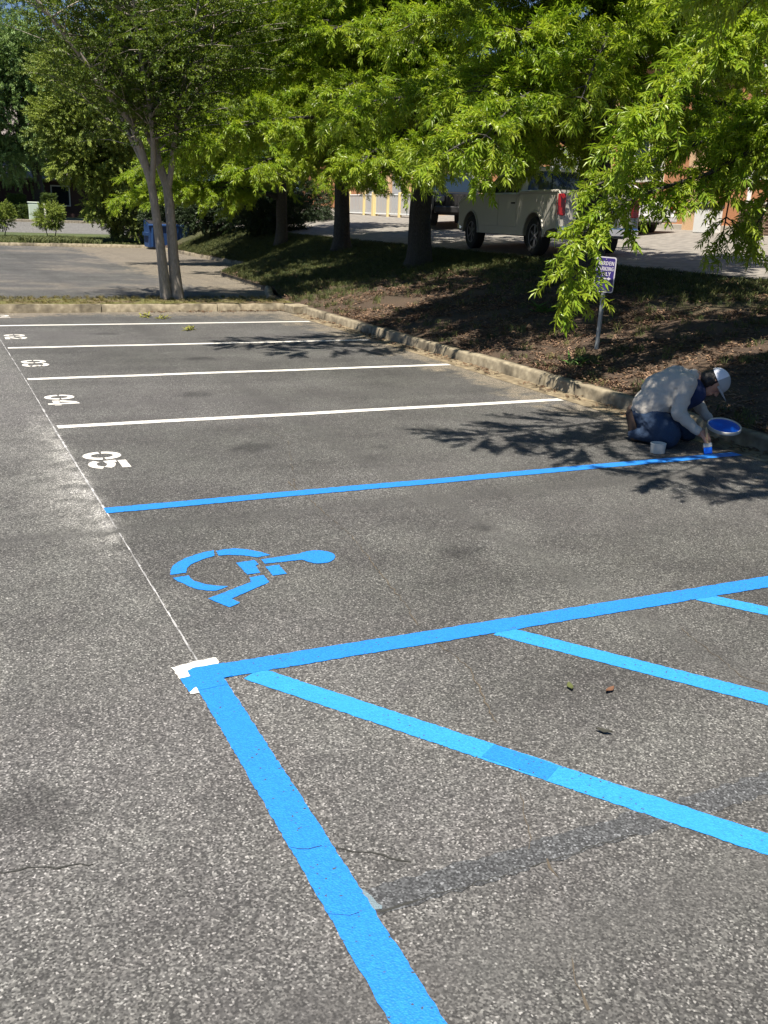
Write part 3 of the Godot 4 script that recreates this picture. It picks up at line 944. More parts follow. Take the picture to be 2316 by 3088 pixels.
func oak(base: Vector3, sd: int, label: String, ax: float, az: float, lowest: float, limbs: int, trunk_r: float, extra: Array, top := 9.5, az_back := 0.0) -> void:
	rng.seed = sd
	var o := thing("oak_tree", base, label, "tree", "willow oaks on the bank")
	var mb := MB.new()
	var tp := []
	var tr := []
	var lean := Vector3(rr(-0.2, 0.2), 0, rr(-0.2, 0.2))
	for k in 15:
		var t := k / 14.0
		var y: float = -0.25 + t * (top + 0.6)
		tp.append(Vector3(0, y, 0) + lean * t * t + Vector3(rr(-.02, .02), 0, rr(-.02, .02)))
		tr.append((trunk_r * lerpf(1.0, 0.16, t)) * (1.0 + 0.75 * exp(-maxf(0.0, y + 0.05) / 0.22)))
	var ridge := noise(1.0, sd, FastNoiseLite.TYPE_SIMPLEX_SMOOTH, 3)
	var trows := []
	var ph := rr(0, TAU)
	for k in 43:
		var f := k / 42.0 * 14.0
		var i0 := mini(int(f), 13)
		var cp: Vector3 = tp[i0].lerp(tp[i0 + 1], f - i0)
		var y := cp.y
		var rad0 := trunk_r * lerpf(1.0, 0.16, k / 42.0)
		var row := []
		for q in 30:
			var a := TAU * q / 30
			var flare := 0.62 * exp(-maxf(0.0, y) / 0.2) * (0.65 + 0.6 * maxf(0.0, cos(a * 2.5 + ph)))
			var rg := 0.07 * ridge.get_noise_3d(cos(a) * 4.5, y * 0.9, sin(a) * 4.5) + 0.05 * sin(q * TAU * 11.0 / 30.0 + 2.0 * ridge.get_noise_1d(y * 2.0))
			row.append(cp + Vector3(cos(a), 0, -sin(a)) * rad0 * (1.0 + flare + rg))
		trows.append(row)
	mb.grid(trows, true)
	part("trunk", mb.mesh(), M.oak_bark, o)
	var wood := MB.new()
	var xf := []
	var cols := []
	for i in limbs:
		var t := float(i) / (limbs - 1)
		var hy := lerpf(lowest + 0.55, top - 0.6, pow(t, 0.85))
		var ang := i * 2.39996 + rr(-0.3, 0.3)
		if i % 5 < 2: ang = deg_to_rad(125.0) + rr(-1.0, 1.0)      # fuller on the open, sunny side
		if az_back > 0.0 and fposmod(ang, TAU) > 3.05 and fposmod(ang, TAU) < 3.95: continue      # no limbs here: opening shaped to let sun onto the bank
		var prof := lerpf(1.08, 0.28, pow(t, 0.95))
		var rch := 1.0 / sqrt(pow(cos(ang) / ax, 2.0) + pow(sin(ang) / (az_back if az_back > 0.0 and sin(ang) < 0.0 else az), 2.0)) * prof * rr(0.82, 1.08)
		var st := Vector3(0, hy - rch * 0.12, 0)
		var rise := lerpf(-1.0, 1.6, smoothstep(0.0, 0.7, t)) * (rch / 5.0)
		var en := Vector3(cos(ang) * rch, hy + rise, sin(ang) * rch)
		en.y = maxf(en.y, lowest - 0.25)
		var md := st.lerp(en, 0.5) + Vector3(0, 0.45 + 0.1 * rch, 0)
		var lp := bez(st, md, en, 9, 0.07)
		var rad := []
		for k in lp.size(): rad.append(lerpf(0.065, 0.010, k / 9.0) * (0.5 + 0.1 * rch))
		wood.tube(lp, rad, 6, false)
		dress_limb(wood, lp, 0.14, 1.5, xf, cols, lerpf(0.55, 0.15, t), 1.1 if t < 0.5 else 0.82)
	for ex in extra:    # limbs with a course of their own, in world coordinates
		var lp := []
		for q in ex[0]: lp.append(q - base)
		var rad := []
		for k in lp.size(): rad.append(lerpf(ex[1], 0.008, float(k) / (lp.size() - 1)))
		wood.tube(lp, rad, 6, false)
		dress_limb(wood, lp, ex[2], ex[3], xf, cols, ex[4], ex[5])
	part("limbs", wood.mesh(), M.oak_bark, o)
	add_crown(o, xf, cols, "oak", M.oak_leaf)

func smooth_path(pts: Array, n: int) -> Array:
	var cv := Curve3D.new()
	for i in pts.size():
		var t: Vector3 = (pts[mini(i + 1, pts.size() - 1)] - pts[maxi(i - 1, 0)]) / 6.0
		cv.add_point(pts[i], -t, t)
	cv.bake_interval = 0.05
	var o := []
	for k in n: o.append(cv.sample_baked(cv.get_baked_length() * k / (n - 1.0), true))
	return o

func build_oaks() -> void:
	var V := func(x, y, z): return Vector3(x, y, z)
	oak(V.call(11.2, bank_y(11.2, -35.5) - 0.03, -35.5), 405, "willow oak standing farthest along the bank, near the dark shrubs", 5.5, 4.2, 1.6, 44, 0.22, [])
	oak(V.call(10.63, bank_y(10.63, -28.3) - 0.03, -28.3), 401, "willow oak on the grassy bank before the yellow fence posts", 6.6, 3.7, 2.35, 58, 0.25, [])
	oak(V.call(10.05, bank_y(10.05, -21.9) - 0.03, -21.9), 402, "willow oak with the thickest dark trunk, standing just beside the black car", 6.4, 3.5, 2.25, 58, 0.29, [])
	# third oak, its trunk in front of the pickup's tail
	var b3: Vector3 = V.call(9.7, bank_y(9.7, -14.6) - 0.03, -14.6)
	var ex3 := []
	ex3.append([smooth_path([b3 + Vector3(0, 3.2, 0), V.call(8.2, 4.0, -13.2), V.call(6.6, 3.6, -12.0), V.call(5.6, 2.95, -11.4)], 10), 0.06, 0.25, 1.1, 0.5, 1.2])
	ex3.append([smooth_path([b3 + Vector3(0, 3.6, 0), V.call(8.6, 4.6, -12.6), V.call(7.5, 4.3, -11.6), V.call(6.9, 3.5, -11.2)], 10), 0.06, 0.25, 1.1, 0.5, 1.2])
	ex3.append([smooth_path([b3 + Vector3(0, 3.9, 0), V.call(6.6, 5.9, -14.0), V.call(4.0, 5.8, -13.2), V.call(1.6, 5.3, -12.9)], 10), 0.06, 0.35, 1.3, 0.4, 0.9])
	ex3.append([smooth_path([b3 + Vector3(0, 4.2, 0), V.call(6.6, 6.5, -12.8), V.call(4.2, 6.4, -12.0), V.call(1.9, 5.9, -11.6)], 10), 0.06, 0.5, 1.3, 0.4, 0.8])
	oak(b3, 403, "willow oak whose trunk rises in front of the white pickup's tail", 5.8, 3.7, 2.25, 56, 0.3, ex3)
	# fourth oak, beside the kneeling painter; long limbs droop over the sign
	var b4: Vector3 = V.call(9.5, bank_y(9.5, -6.9) - 0.03, -6.9)
	var ex4 := []
	ex4.append([smooth_path([b4 + Vector3(0, 2.3, 0), V.call(8.9, 3.3, -8.2), V.call(8.06, 2.95, -9.06), V.call(7.45, 2.6, -9.23), V.call(6.75, 2.36, -9.4), V.call(6.2, 2.1, -9.55), V.call(5.87, 1.75, -9.6), V.call(5.77, 1.25, -9.55)], 16), 0.05, 0.3, 0.4, 0.9, 2.2])
	ex4.append([smooth_path([b4 + Vector3(0, 2.6, 0), V.call(8.9, 3.6, -8.5), V.call(7.9, 3.1, -9.4), V.call(6.9, 2.65, -9.9), V.call(6.3, 2.4, -9.9)], 14), 0.05, 0.3, 0.45, 0.8, 1.7])
	ex4.append([smooth_path([b4 + Vector3(0, 3.2, 0), V.call(8.6, 4.4, -8.4), V.call(7.71, 4.3, -8.98), V.call(6.99, 3.8, -8.96), V.call(6.51, 3.3, -9.11), V.call(6.2, 2.8, -9.15)], 14), 0.05, 0.3, 0.85, 0.8, 1.7])
	ex4.append([smooth_path([b4 + Vector3(0, 3.0, 0), V.call(8.9, 3.7, -8.6), V.call(8.2, 3.1, -9.3), V.call(8.0, 2.4, -9.5), V.call(7.95, 1.95, -9.5)], 12), 0.04, 0.4, 0.8, 0.9, 1.5])
	ex4.append([smooth_path([b4 + Vector3(0, 3.0, 0), V.call(9.2, 3.8, -8.4), V.call(8.9, 3.2, -9.2), V.call(8.7, 2.5, -9.5), V.call(8.6, 2.0, -9.6)], 12), 0.04, 0.4, 0.7, 0.9, 1.5])
	for q in [[2.9, 4.5, -4.5, 3.4], [2.7, 4.8, -5.5, 3.8], [1.9, 5.2, -6.0, 4.4], [3.2, 5.0, -3.4, 4.1], [3.8, 4.6, -4.1, 3.6], [4.3, 5.2, -4.9, 4.2], [3.7, 5.6, -5.0, 4.6], [5.2, 6.3, -10.4, 5.0], [6.6, 6.5, -11.0, 5.4]]:  # last two limbs are added, out of view, to shade the sign
		ex4.append([smooth_path([b4 + Vector3(0, q[3], 0), (b4 + Vector3(0, q[3], 0)).lerp(V.call(q[0], q[1], q[2]), 0.5) + Vector3(0, 0.7, 0), V.call(q[0], q[1], q[2])], 10), 0.06, 0.25, 1.3, 0.4, 0.8])
	oak(b4, 404, "willow oak overhanging the kneeling painter, long leafy limbs drooping over the sign", 5.4, 3.2, 3.3, 40, 0.3, ex4, 9.5, 1.7)

# lobed crown for other trees and shrubs
func lobes(xf: Array, cols: Array, ctr: Vector3, rad: Vector3, nl: int, per: int, lobe_r: float, c0: Color, c1: Color, sc: float) -> void:
	for i in nl:
		var d := Vector3(rr(-1, 1), rr(-0.85, 1), rr(-1, 1)).normalized()
		var p := ctr + d * rad * rr(0.35, 0.95)
		var lr := lobe_r * rr(0.6, 1.25)
		var t0 := rr(0, 1)
		for k in per:
			var e := Vector3(rr(-1, 1), rr(-0.8, 1), rr(-1, 1)).normalized()
			var q := p + e * lr * pow(rng.randf(), 0.4) * Vector3(1, 0.7, 1)
			var dd := (e + d * 0.6 + Vector3(rr(-.6, .6), rr(-.5, .4), rr(-.6, .6))).normalized()
			xf.append(frame(q, dd, rr(-0.8, 0.8), sc * rr(0.7, 1.3)))
			var t := clampf(t0 * 0.6 + rr(0, 0.4), 0, 1)
			cols.append(c0.lerp(c1, t))

func crape_myrtle() -> void:
	rng.seed = 500
	var base := Vector3(3.75, 0.12, -20.9)
	var o := thing("crape_myrtle", base, "multi-stemmed tree with smooth pale bark standing in the narrow island", "tree")
	var dz := -20.9 + 21.3
	var stems := [
		[[3.66, 0.05, 0], [3.6, 0.7, 0.02], [3.54, 1.29, 0.05], [3.4, 2.4, 0.1], [3.26, 2.84, 0.15], [3.03, 3.51, 0.2], [2.5, 4.09, 0.35], [2.01, 4.72, 0.5], [1.29, 5.5, 0.7], [0.7, 6.2, 0.9]],
		[[3.89, 0.05, 0], [3.86, 0.5, 0], [3.83, 0.92, 0], [3.79, 1.95, -0.05], [3.74, 2.41, -0.05], [3.55, 3.03, -0.1], [3.51, 4.0, -0.2], [3.46, 5.02, -0.25], [3.38, 5.84, -0.3], [3.2, 7.0, -0.4]],
		[[3.77, 2.3, -0.05], [3.86, 2.96, 0.05], [3.93, 3.5, 0.1], [4.06, 4.21, 0.2], [4.23, 5.09, 0.3], [4.5, 6.4, 0.4]],
		[[3.4, 2.3, 0.1], [3.42, 3.1, 0.3], [3.32, 3.9, 0.5], [3.1, 4.9, 0.8], [2.9, 6.2, 1.2]],
		[[3.3, 2.7, 0.1], [3.1, 3.3, -0.3], [2.8, 4.2, -0.8], [2.4, 5.2, -1.3], [2.2, 6.2, -1.6]],
		[[3.55, 3.0, -0.1], [3.2, 3.8, 0.0], [3.0, 4.6, 0.0], [2.6, 5.8, 0.1]],
		[[3.9, 3.4, 0.1], [4.4, 4.2, -0.1], [4.8, 5.2, -0.3], [5.0, 6.3, -0.6]]]
	var r0 := [0.108, 0.122, 0.065, 0.06, 0.06, 0.05, 0.05]
	var wood := MB.new()
	var xf := []
	var cols := []
	for i in stems.size():
		var pts := []
		for q in stems[i]: pts.append(Vector3(q[0], q[1], -21.3 + q[2] + dz) - base)
		var sp := smooth_path(pts, 22)
		var rad := []
		for k in 22: rad.append(lerpf(r0[i], r0[i] * 0.22, k / 21.0) * (1.0 + 0.25 * exp(-k * 0.9) * (1 if i < 2 else 0)) + rr(-0.003, 0.003))
		wood.tube(sp, rad, 10, false)
		for k in range(9 if i < 2 else 5, 22):
			for e in 3:
				var a := rr(0, TAU)
				var d := Vector3(cos(a), rr(0.05, 0.7), sin(a)).normalized()
				var l := rr(0.7, 2.1)
				var bp := bez(sp[k], sp[k] + d * l * 0.5 + Vector3(0, 0.1, 0), sp[k] + d * l + Vector3(0, -0.1, 0), 4, 0.03)
				wood.tube(bp, [0.018, 0.013, 0.009, 0.006, 0.004], 4, false)
				for j in int(l * 9):
					var u := rr(0.25, 1.0) * 4
					var q: Vector3 = bp[mini(int(u), 3)].lerp(bp[mini(int(u) + 1, 4)], u - int(u))
					q += Vector3(rr(-.25, .25), rr(-.22, .22), rr(-.25, .25))
					if q.y + base.y < 3.2 and rng.randf() < 0.8: continue
					xf.append(frame(q, (d + Vector3(rr(-1, 1), rr(-.6, .5), rr(-1, 1))).normalized(), rr(-0.8, 0.8), rr(0.7, 1.25)))
					var t := rr(0, 1)
					cols.append(Color(lerpf(0.10, 0.20, t), lerpf(0.155, 0.26, t), lerpf(0.022, 0.036, t)))
	part("trunk", wood.mesh(), M.smooth_bark, o)
	add_crown(o, xf, cols, "round", M.round_leaf)

func lobed_tree(called: String, base: Vector3, label: String, cat: String, group: String, sd: int, ctr: Vector3, rad: Vector3, nl: int, per: int, lobe_r: float, c0: Color, c1: Color, sc: float, kind: String, trunk_r: float, stems: int) -> Node3D:
	rng.seed = sd
	var o := thing(called, base, label, cat, group)
	if trunk_r > 0.0:
		var mb := MB.new()
		for s in stems:
			var a := TAU * s / maxi(stems, 1) + rr(0, 1)
			var off := Vector3(cos(a), 0, sin(a)) * (0.0 if stems == 1 else 0.18)
			var tp := smooth_path([off + Vector3(0, -0.15, 0), off * 1.8 + Vector3(0, ctr.y * 0.45, 0), ctr + off * 4.0 + Vector3(0, rad.y * 0.4, 0)], 10)
			var tr := []
			for k in 10: tr.append(lerpf(trunk_r, trunk_r * 0.2, k / 9.0))
			mb.tube(tp, tr, 8, false)
			for b in 5:
				var q: Vector3 = tp[4 + b]
				var e := q + Vector3(rr(-1, 1), rr(0.1, 0.6), rr(-1, 1)).normalized() * rad * 0.7
				mb.tube(bez(q, q.lerp(e, 0.5) + Vector3(0, 0.2, 0), e, 5, 0.05), [trunk_r * 0.35, trunk_r * 0.28, trunk_r * 0.2, trunk_r * 0.14, trunk_r * 0.1, trunk_r * 0.05], 5, false)
		part("trunk", mb.mesh(), M.dark_bark, o)
	var xf := []
	var cols := []
	lobes(xf, cols, ctr, rad, nl, per, lobe_r, c0, c1, sc)
	add_crown(o, xf, cols, kind, M.evergreen_leaf if kind == "far" else M.round_leaf)
	return o

func build_far_trees() -> void:
	var yg0 := Color(0.15, 0.20, 0.035)
	var yg1 := Color(0.31, 0.36, 0.06)
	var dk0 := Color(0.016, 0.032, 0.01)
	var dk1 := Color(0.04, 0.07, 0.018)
	var md0 := Color(0.16, 0.25, 0.09)
	var md1 := Color(0.31, 0.41, 0.16)
	lobed_tree("privet_tree", Vector3(7.9, 0.1, -51.5), "dense yellow-green tree with thin trunks beside the blue dumpster", "tree", "", 601, Vector3(-0.6, 5.4, 0), Vector3(2.7, 4.6, 2.2), 80, 80, 0.95, yg0, yg1, 0.75, "far", 0.1, 3)
	lobed_tree("shade_tree", Vector3(7.1, 0.7, -77.0), "tall dark green tree in front of the house roof", "tree", "", 602, Vector3(-1.8, 7.8, 1.0), Vector3(6.2, 6.2, 4.0), 120, 75, 1.6, md0, md1, 1.1, "far", 0.42, 1)
	lobed_tree("background_tree", Vector3(14.0, 0.3, -62.0), "tall green tree rising behind the dark shrubs", "tree", "trees behind the far lot", 603, Vector3(0, 9.0, 0), Vector3(6.0, 7.0, 4.0), 60, 60, 1.7, md0, yg1, 1.1, "far", 0.35, 1)
	lobed_tree("background_tree", Vector3(1.5, 0.9, -80.0), "tall green tree behind the low clipped hedge", "tree", "trees behind the far lot", 604, Vector3(0, 11.5, 0), Vector3(5.5, 7.5, 4.0), 70, 65, 1.8, md0, md1, 1.1, "far", 0.35, 1)
	lobed_tree("background_tree", Vector3(22.5, 1.8, -60.0), "tall green tree rising behind the tan brick building", "tree", "trees behind the far lot", 605, Vector3(0, 8.5, 0), Vector3(6.0, 6.0, 5.0), 50, 60, 1.7, md0, md1, 1.1, "far", 0.35, 1)
	lobed_tree("background_tree", Vector3(11.6, 0.2, -57.5), "leafy tree with low branches behind the blue dumpster", "tree", "trees behind the far lot", 606, Vector3(0, 4.2, 0), Vector3(3.4, 4.2, 2.5), 60, 60, 1.2, dk1, md0, 0.9, "far", 0.2, 2)
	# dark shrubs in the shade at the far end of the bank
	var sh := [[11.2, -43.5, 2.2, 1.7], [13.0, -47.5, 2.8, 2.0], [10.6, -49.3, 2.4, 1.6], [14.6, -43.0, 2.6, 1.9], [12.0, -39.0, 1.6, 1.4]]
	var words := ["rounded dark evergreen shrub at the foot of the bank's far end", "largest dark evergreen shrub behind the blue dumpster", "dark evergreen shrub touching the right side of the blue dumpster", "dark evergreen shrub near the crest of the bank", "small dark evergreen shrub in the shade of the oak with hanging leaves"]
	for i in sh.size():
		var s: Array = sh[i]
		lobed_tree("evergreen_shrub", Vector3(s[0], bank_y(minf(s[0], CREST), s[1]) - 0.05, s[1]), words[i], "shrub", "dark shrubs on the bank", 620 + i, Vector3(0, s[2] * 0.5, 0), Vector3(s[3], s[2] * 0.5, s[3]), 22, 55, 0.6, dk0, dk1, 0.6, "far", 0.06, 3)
	# saplings and weeds on the verge
	lobed_tree("sapling", Vector3(5.55, 0.2, -57.0), "bright green bushy sapling on the grass verge before the utility cabinet", "shrub", "bushes on the verge", 640, Vector3(0, 0.95, 0), Vector3(0.7, 0.9, 0.7), 14, 40, 0.35, yg0, yg1, 0.45, "far", 0.03, 2)
	lobed_tree("sapling", Vector3(3.0, 0.2, -57.0), "bright green bushy sapling at the verge, cut by the frame edge", "shrub", "bushes on the verge", 641, Vector3(0, 0.95, 0), Vector3(0.65, 0.95, 0.6), 14, 40, 0.35, yg0, yg1, 0.45, "far", 0.03, 2)
	lobed_tree("sapling", Vector3(8.2, 0.16, -51.0), "leafy green undergrowth sapling below the yellow-green tree", "shrub", "bushes on the verge", 642, Vector3(0, 1.2, 0), Vector3(1.2, 1.1, 0.8), 18, 45, 0.45, dk0, yg1, 0.5, "far", 0.03, 2)

# ------------------------------------------------------------------ grass, litter
func scatter(called: String, label: String, cat: String, mesh: Mesh, m: Material, xfs: Array, cols: Array) -> void:
	var mm := MultiMesh.new()
	mm.transform_format = MultiMesh.TRANSFORM_3D
	mm.use_colors = true
	mm.mesh = mesh
	mm.instance_count = xfs.size()
	for k in xfs.size():
		mm.set_instance_transform(k, xfs[k])
		mm.set_instance_color(k, cols[k])
	var o := MultiMeshInstance3D.new()
	o.multimesh = mm
	o.material_override = m
	o.name = numbered(called)
	add_child(o)
	meta(o, label, cat, "", "stuff")

func build_cover() -> void:
	rng.seed = 700
	# oak litter
	var mb := MB.new()
	for k in 5:
		var a := rr(0, TAU)
		var p := Vector3(rr(-.06, .06), rr(0.004, 0.02), rr(-.06, .06))
		var g := rr(0.6, 1.0)
		mb.col = Color(g, g * rr(0.9, 1.0), g * rr(0.8, 1.0))
		leaf_into(mb, p, Vector3(cos(a), rr(-0.1, 0.35), sin(a)).normalized(), Vector3(rr(-.4, .4), 1, rr(-.4, .4)).normalized(), rr(0.06, 0.1), rr(0.018, 0.03), rr(-0.6, 0.8))
	var lm := mb.mesh()
	var xf := []
	var cols := []
	var nn := noise(0.5, 701)
	for i in 30000:
		var z := rr(-31, -3.5)
		var e := bank_edge(z)
		var x := e + 0.02 + pow(rng.randf(), 1.25) * (CREST - e)
		var d := nn.get_noise_2d(x, z)
		if rng.randf() > 0.55 + d * 1.2: continue
		if z < -19 and rng.randf() < 0.6: continue
		xf.append(Transform3D(Basis(Vector3.UP, rr(0, TAU)).rotated(Vector3.RIGHT, rr(-.25, .25)).scaled(Vector3.ONE * rr(0.45, 1.05)), Vector3(x, bank_y(x, z) + 0.004, z)))
		var t := rr(0, 1)
		cols.append(Color(lerpf(0.08, 0.30, t), lerpf(0.052, 0.195, t), lerpf(0.033, 0.125, t)))
	# some leaves in the gutter and by the end kerb
	for i in 260:
		var p := Vector3(rr(5.72, 5.94), 0.008, rr(-18.8, -4.5)) if i < 170 else Vector3(rr(3.0, 5.9), 0.006, rr(-19.66, -19.3))
		xf.append(Transform3D(Basis(Vector3.UP, rr(0, TAU)).scaled(Vector3.ONE * rr(0.5, 0.9)), p))
		var t := rr(0, 1)
		cols.append(Color(lerpf(0.07, 0.22, t), lerpf(0.042, 0.13, t), lerpf(0.026, 0.07, t)))
	scatter("leaf_litter", "brown fallen leaves covering the bank under the oaks", "leaf litter", lm, M.litter, xf, cols)
	# grass tufts
	mb = MB.new()
	for k in 11:
		var a := rr(0, TAU)
		var o := Vector3(rr(-.05, .05), 0, rr(-.05, .05))
		var d := Vector3(cos(a) * rr(0.1, 0.7), 1, sin(a) * rr(0.1, 0.7)).normalized()
		var s := d.cross(Vector3(rr(-1, 1), 0.1, rr(-1, 1)).normalized()).normalized() * 0.004
		var h := rr(0.05, 0.11)
		var mid := o + d * h * 0.6
		var tip := o + d * h + Vector3(cos(a), -0.3, sin(a)) * h * 0.35
		var g := rr(0.7, 1.0)
		mb.col = Color(g, g, g)
		mb.quad(o - s, o + s, mid + s * 0.8, mid - s * 0.8)
		mb.tri(mid - s * 0.8, mid + s * 0.8, tip)
	var gm := mb.mesh()
	xf = []
	cols = []
	for i in 30000:
		var z := rr(-46, -6)
		var e := bank_edge(z)
		var x := e + rng.randf() * (CREST - e)
		var d := nn.get_noise_2d(x * 1.3 + 50, z * 1.3)
		var want := smoothstep(-18.0, -24.0, z + d * 3.0) * 0.95 + 0.75 * smoothstep(9.6, 11.0, x + d * 1.5) + 0.05 + (0.25 if d > 0.35 else 0.0)
		if rng.randf() > want: continue
		xf.append(Transform3D(Basis(Vector3.UP, rr(0, TAU)).scaled(Vector3.ONE * rr(0.7, 1.5)), Vector3(x, bank_y(x, z) - 0.005, z)))
		var t := rr(0, 1)
		cols.append(Color(lerpf(0.045, 0.12, t), lerpf(0.07, 0.13, t), lerpf(0.016, 0.03, t)))
	for i in 1300:     # dry grass on the island behind its kerb
		var x := rr(-4.5, 6.0)
		var z := rr(-21.4, -19.9)
		xf.append(Transform3D(Basis(Vector3.UP, rr(0, TAU)).scaled(Vector3.ONE * rr(0.4, 0.9)), Vector3(x, 0.12, z)))
		var t := rr(0, 1)
		cols.append(Color(lerpf(0.09, 0.2, t), lerpf(0.09, 0.16, t), lerpf(0.02, 0.04, t)))
	for i in 5000:     # verge
		var x := rr(-2, 12)
		var z := -50.1 - 7.0 * pow(rng.randf(), 1.5)
		var big := 2.6 if (z > -51.5 and x > 3.5 and x < 7.0) else 1.2
		xf.append(Transform3D(Basis(Vector3.UP, rr(0, TAU)).scaled(Vector3.ONE * rr(0.7, 1.4) * big), Vector3(x, far_y(z) - 0.01, z)))
		var t := rr(0, 1)
		cols.append(Color(lerpf(0.06, 0.14, t), lerpf(0.08, 0.16, t), lerpf(0.02, 0.04, t)))
	scatter("grass", "thin grass growing on the bank, island and verge", "grass", gm, M.blade, xf, cols)
	# weeds in the asphalt joint near the end kerb and on the bank
	var spots := [[Vector3(2.75, 0.0, -18.62), "yellow-green weed growing from asphalt beside the island kerb", 0.5], [Vector3(3.0, 0.0, -18.3), "small yellow-green weed between island kerb and first white line", 0.35], [Vector3(3.05, 0.0, -16.5), "small yellow-green weed just past the first white line", 0.4], [Vector3(6.55, bank_y(6.55, -10.3), -10.3), "small green weed on bare soil behind the kerb near sign", 0.9], [Vector3(8.2, bank_y(8.2, -13.6), -13.6), "leafy green weed on the shaded bank behind the sign", 1.5]]
	for i in spots.size():
		rng.seed = 720 + i
		mb = MB.new()
		for k in 26:
			var a := rr(0, TAU)
			var g := rr(0.75, 1.0)
			mb.col = (Color(0.24, 0.24, 0.03) if i < 3 else Color(0.10, 0.2, 0.035)) * g
			leaf_into(mb, Vector3(rr(-.08, .08), 0.003, rr(-.08, .08)), Vector3(cos(a), rr(0.15, 1.1), sin(a)).normalized(), Vector3.UP, rr(0.08, 0.16), rr(0.015, 0.03), rr(0, 1))
		var o := single("weed", mb.mesh(), M.blade, spots[i][1], "weed", "weeds")
		o.position = spots[i][0]
		o.scale = Vector3.ONE * (0.7 + spots[i][2])

# ------------------------------------------------------------------ vehicles
func arch(cz: float, cy: float, r: float, from_right: bool) -> PackedVector2Array:
	var o := PackedVector2Array()
	for k in 11:
		var a := PI * k / 10.0
		o.append(Vector2(cz + r * cos(a) * (1 if from_right else -1), cy + r * sin(a)))
	return o

func wheel(parent: Node3D, p: Vector3, r: float, w: float, side: float) -> void:
	var mb := MB.new()
	var bs := Basis(Vector3(0, 0, 1), -PI / 2 * side)
	mb.lathe(Vector3.ZERO, [[r * 0.62, w * 0.42], [r * 0.66, w * 0.5], [r * 0.9, w * 0.5], [r * 0.97, w * 0.4], [r, w * 0.3], [r, -w * 0.3], [r * 0.97, -w * 0.4], [r * 0.9, -w * 0.5], [r * 0.5, -w * 0.5], [0.001, -w * 0.5]], 28, bs)
	var t := part("wheel", mb.mesh(), M.tyre, parent, Transform3D(Basis(), p))
	mb = MB.new()
	mb.lathe(Vector3.ZERO, [[r * 0.64, w * 0.46], [r * 0.6, w * 0.43], [r * 0.56, w * 0.28], [r * 0.2, w * 0.25], [0.001, w * 0.25]], 24, bs)
	part("rim_barrel", mb.mesh(), M.black_trim, t)
	mb = MB.new()
	for k in 6:
		var a := TAU * k / 6
		mb.box(bs * Vector3(cos(a) * r * 0.34, w * 0.33, sin(a) * r * 0.34), Vector3(r * 0.52, w * 0.1, r * 0.15), bs * Basis(Vector3.UP, -a), 0.008)
	mb.lathe(Vector3.ZERO, [[0.001, w * 0.44], [r * 0.12, w * 0.43], [r * 0.17, w * 0.3]], 14, bs)
	mb.lathe(Vector3.ZERO, [[r * 0.56, w * 0.44], [r * 0.62, w * 0.47], [r * 0.65, w * 0.42]], 24, bs)
	part("rim", mb.mesh(), M.rim, t)

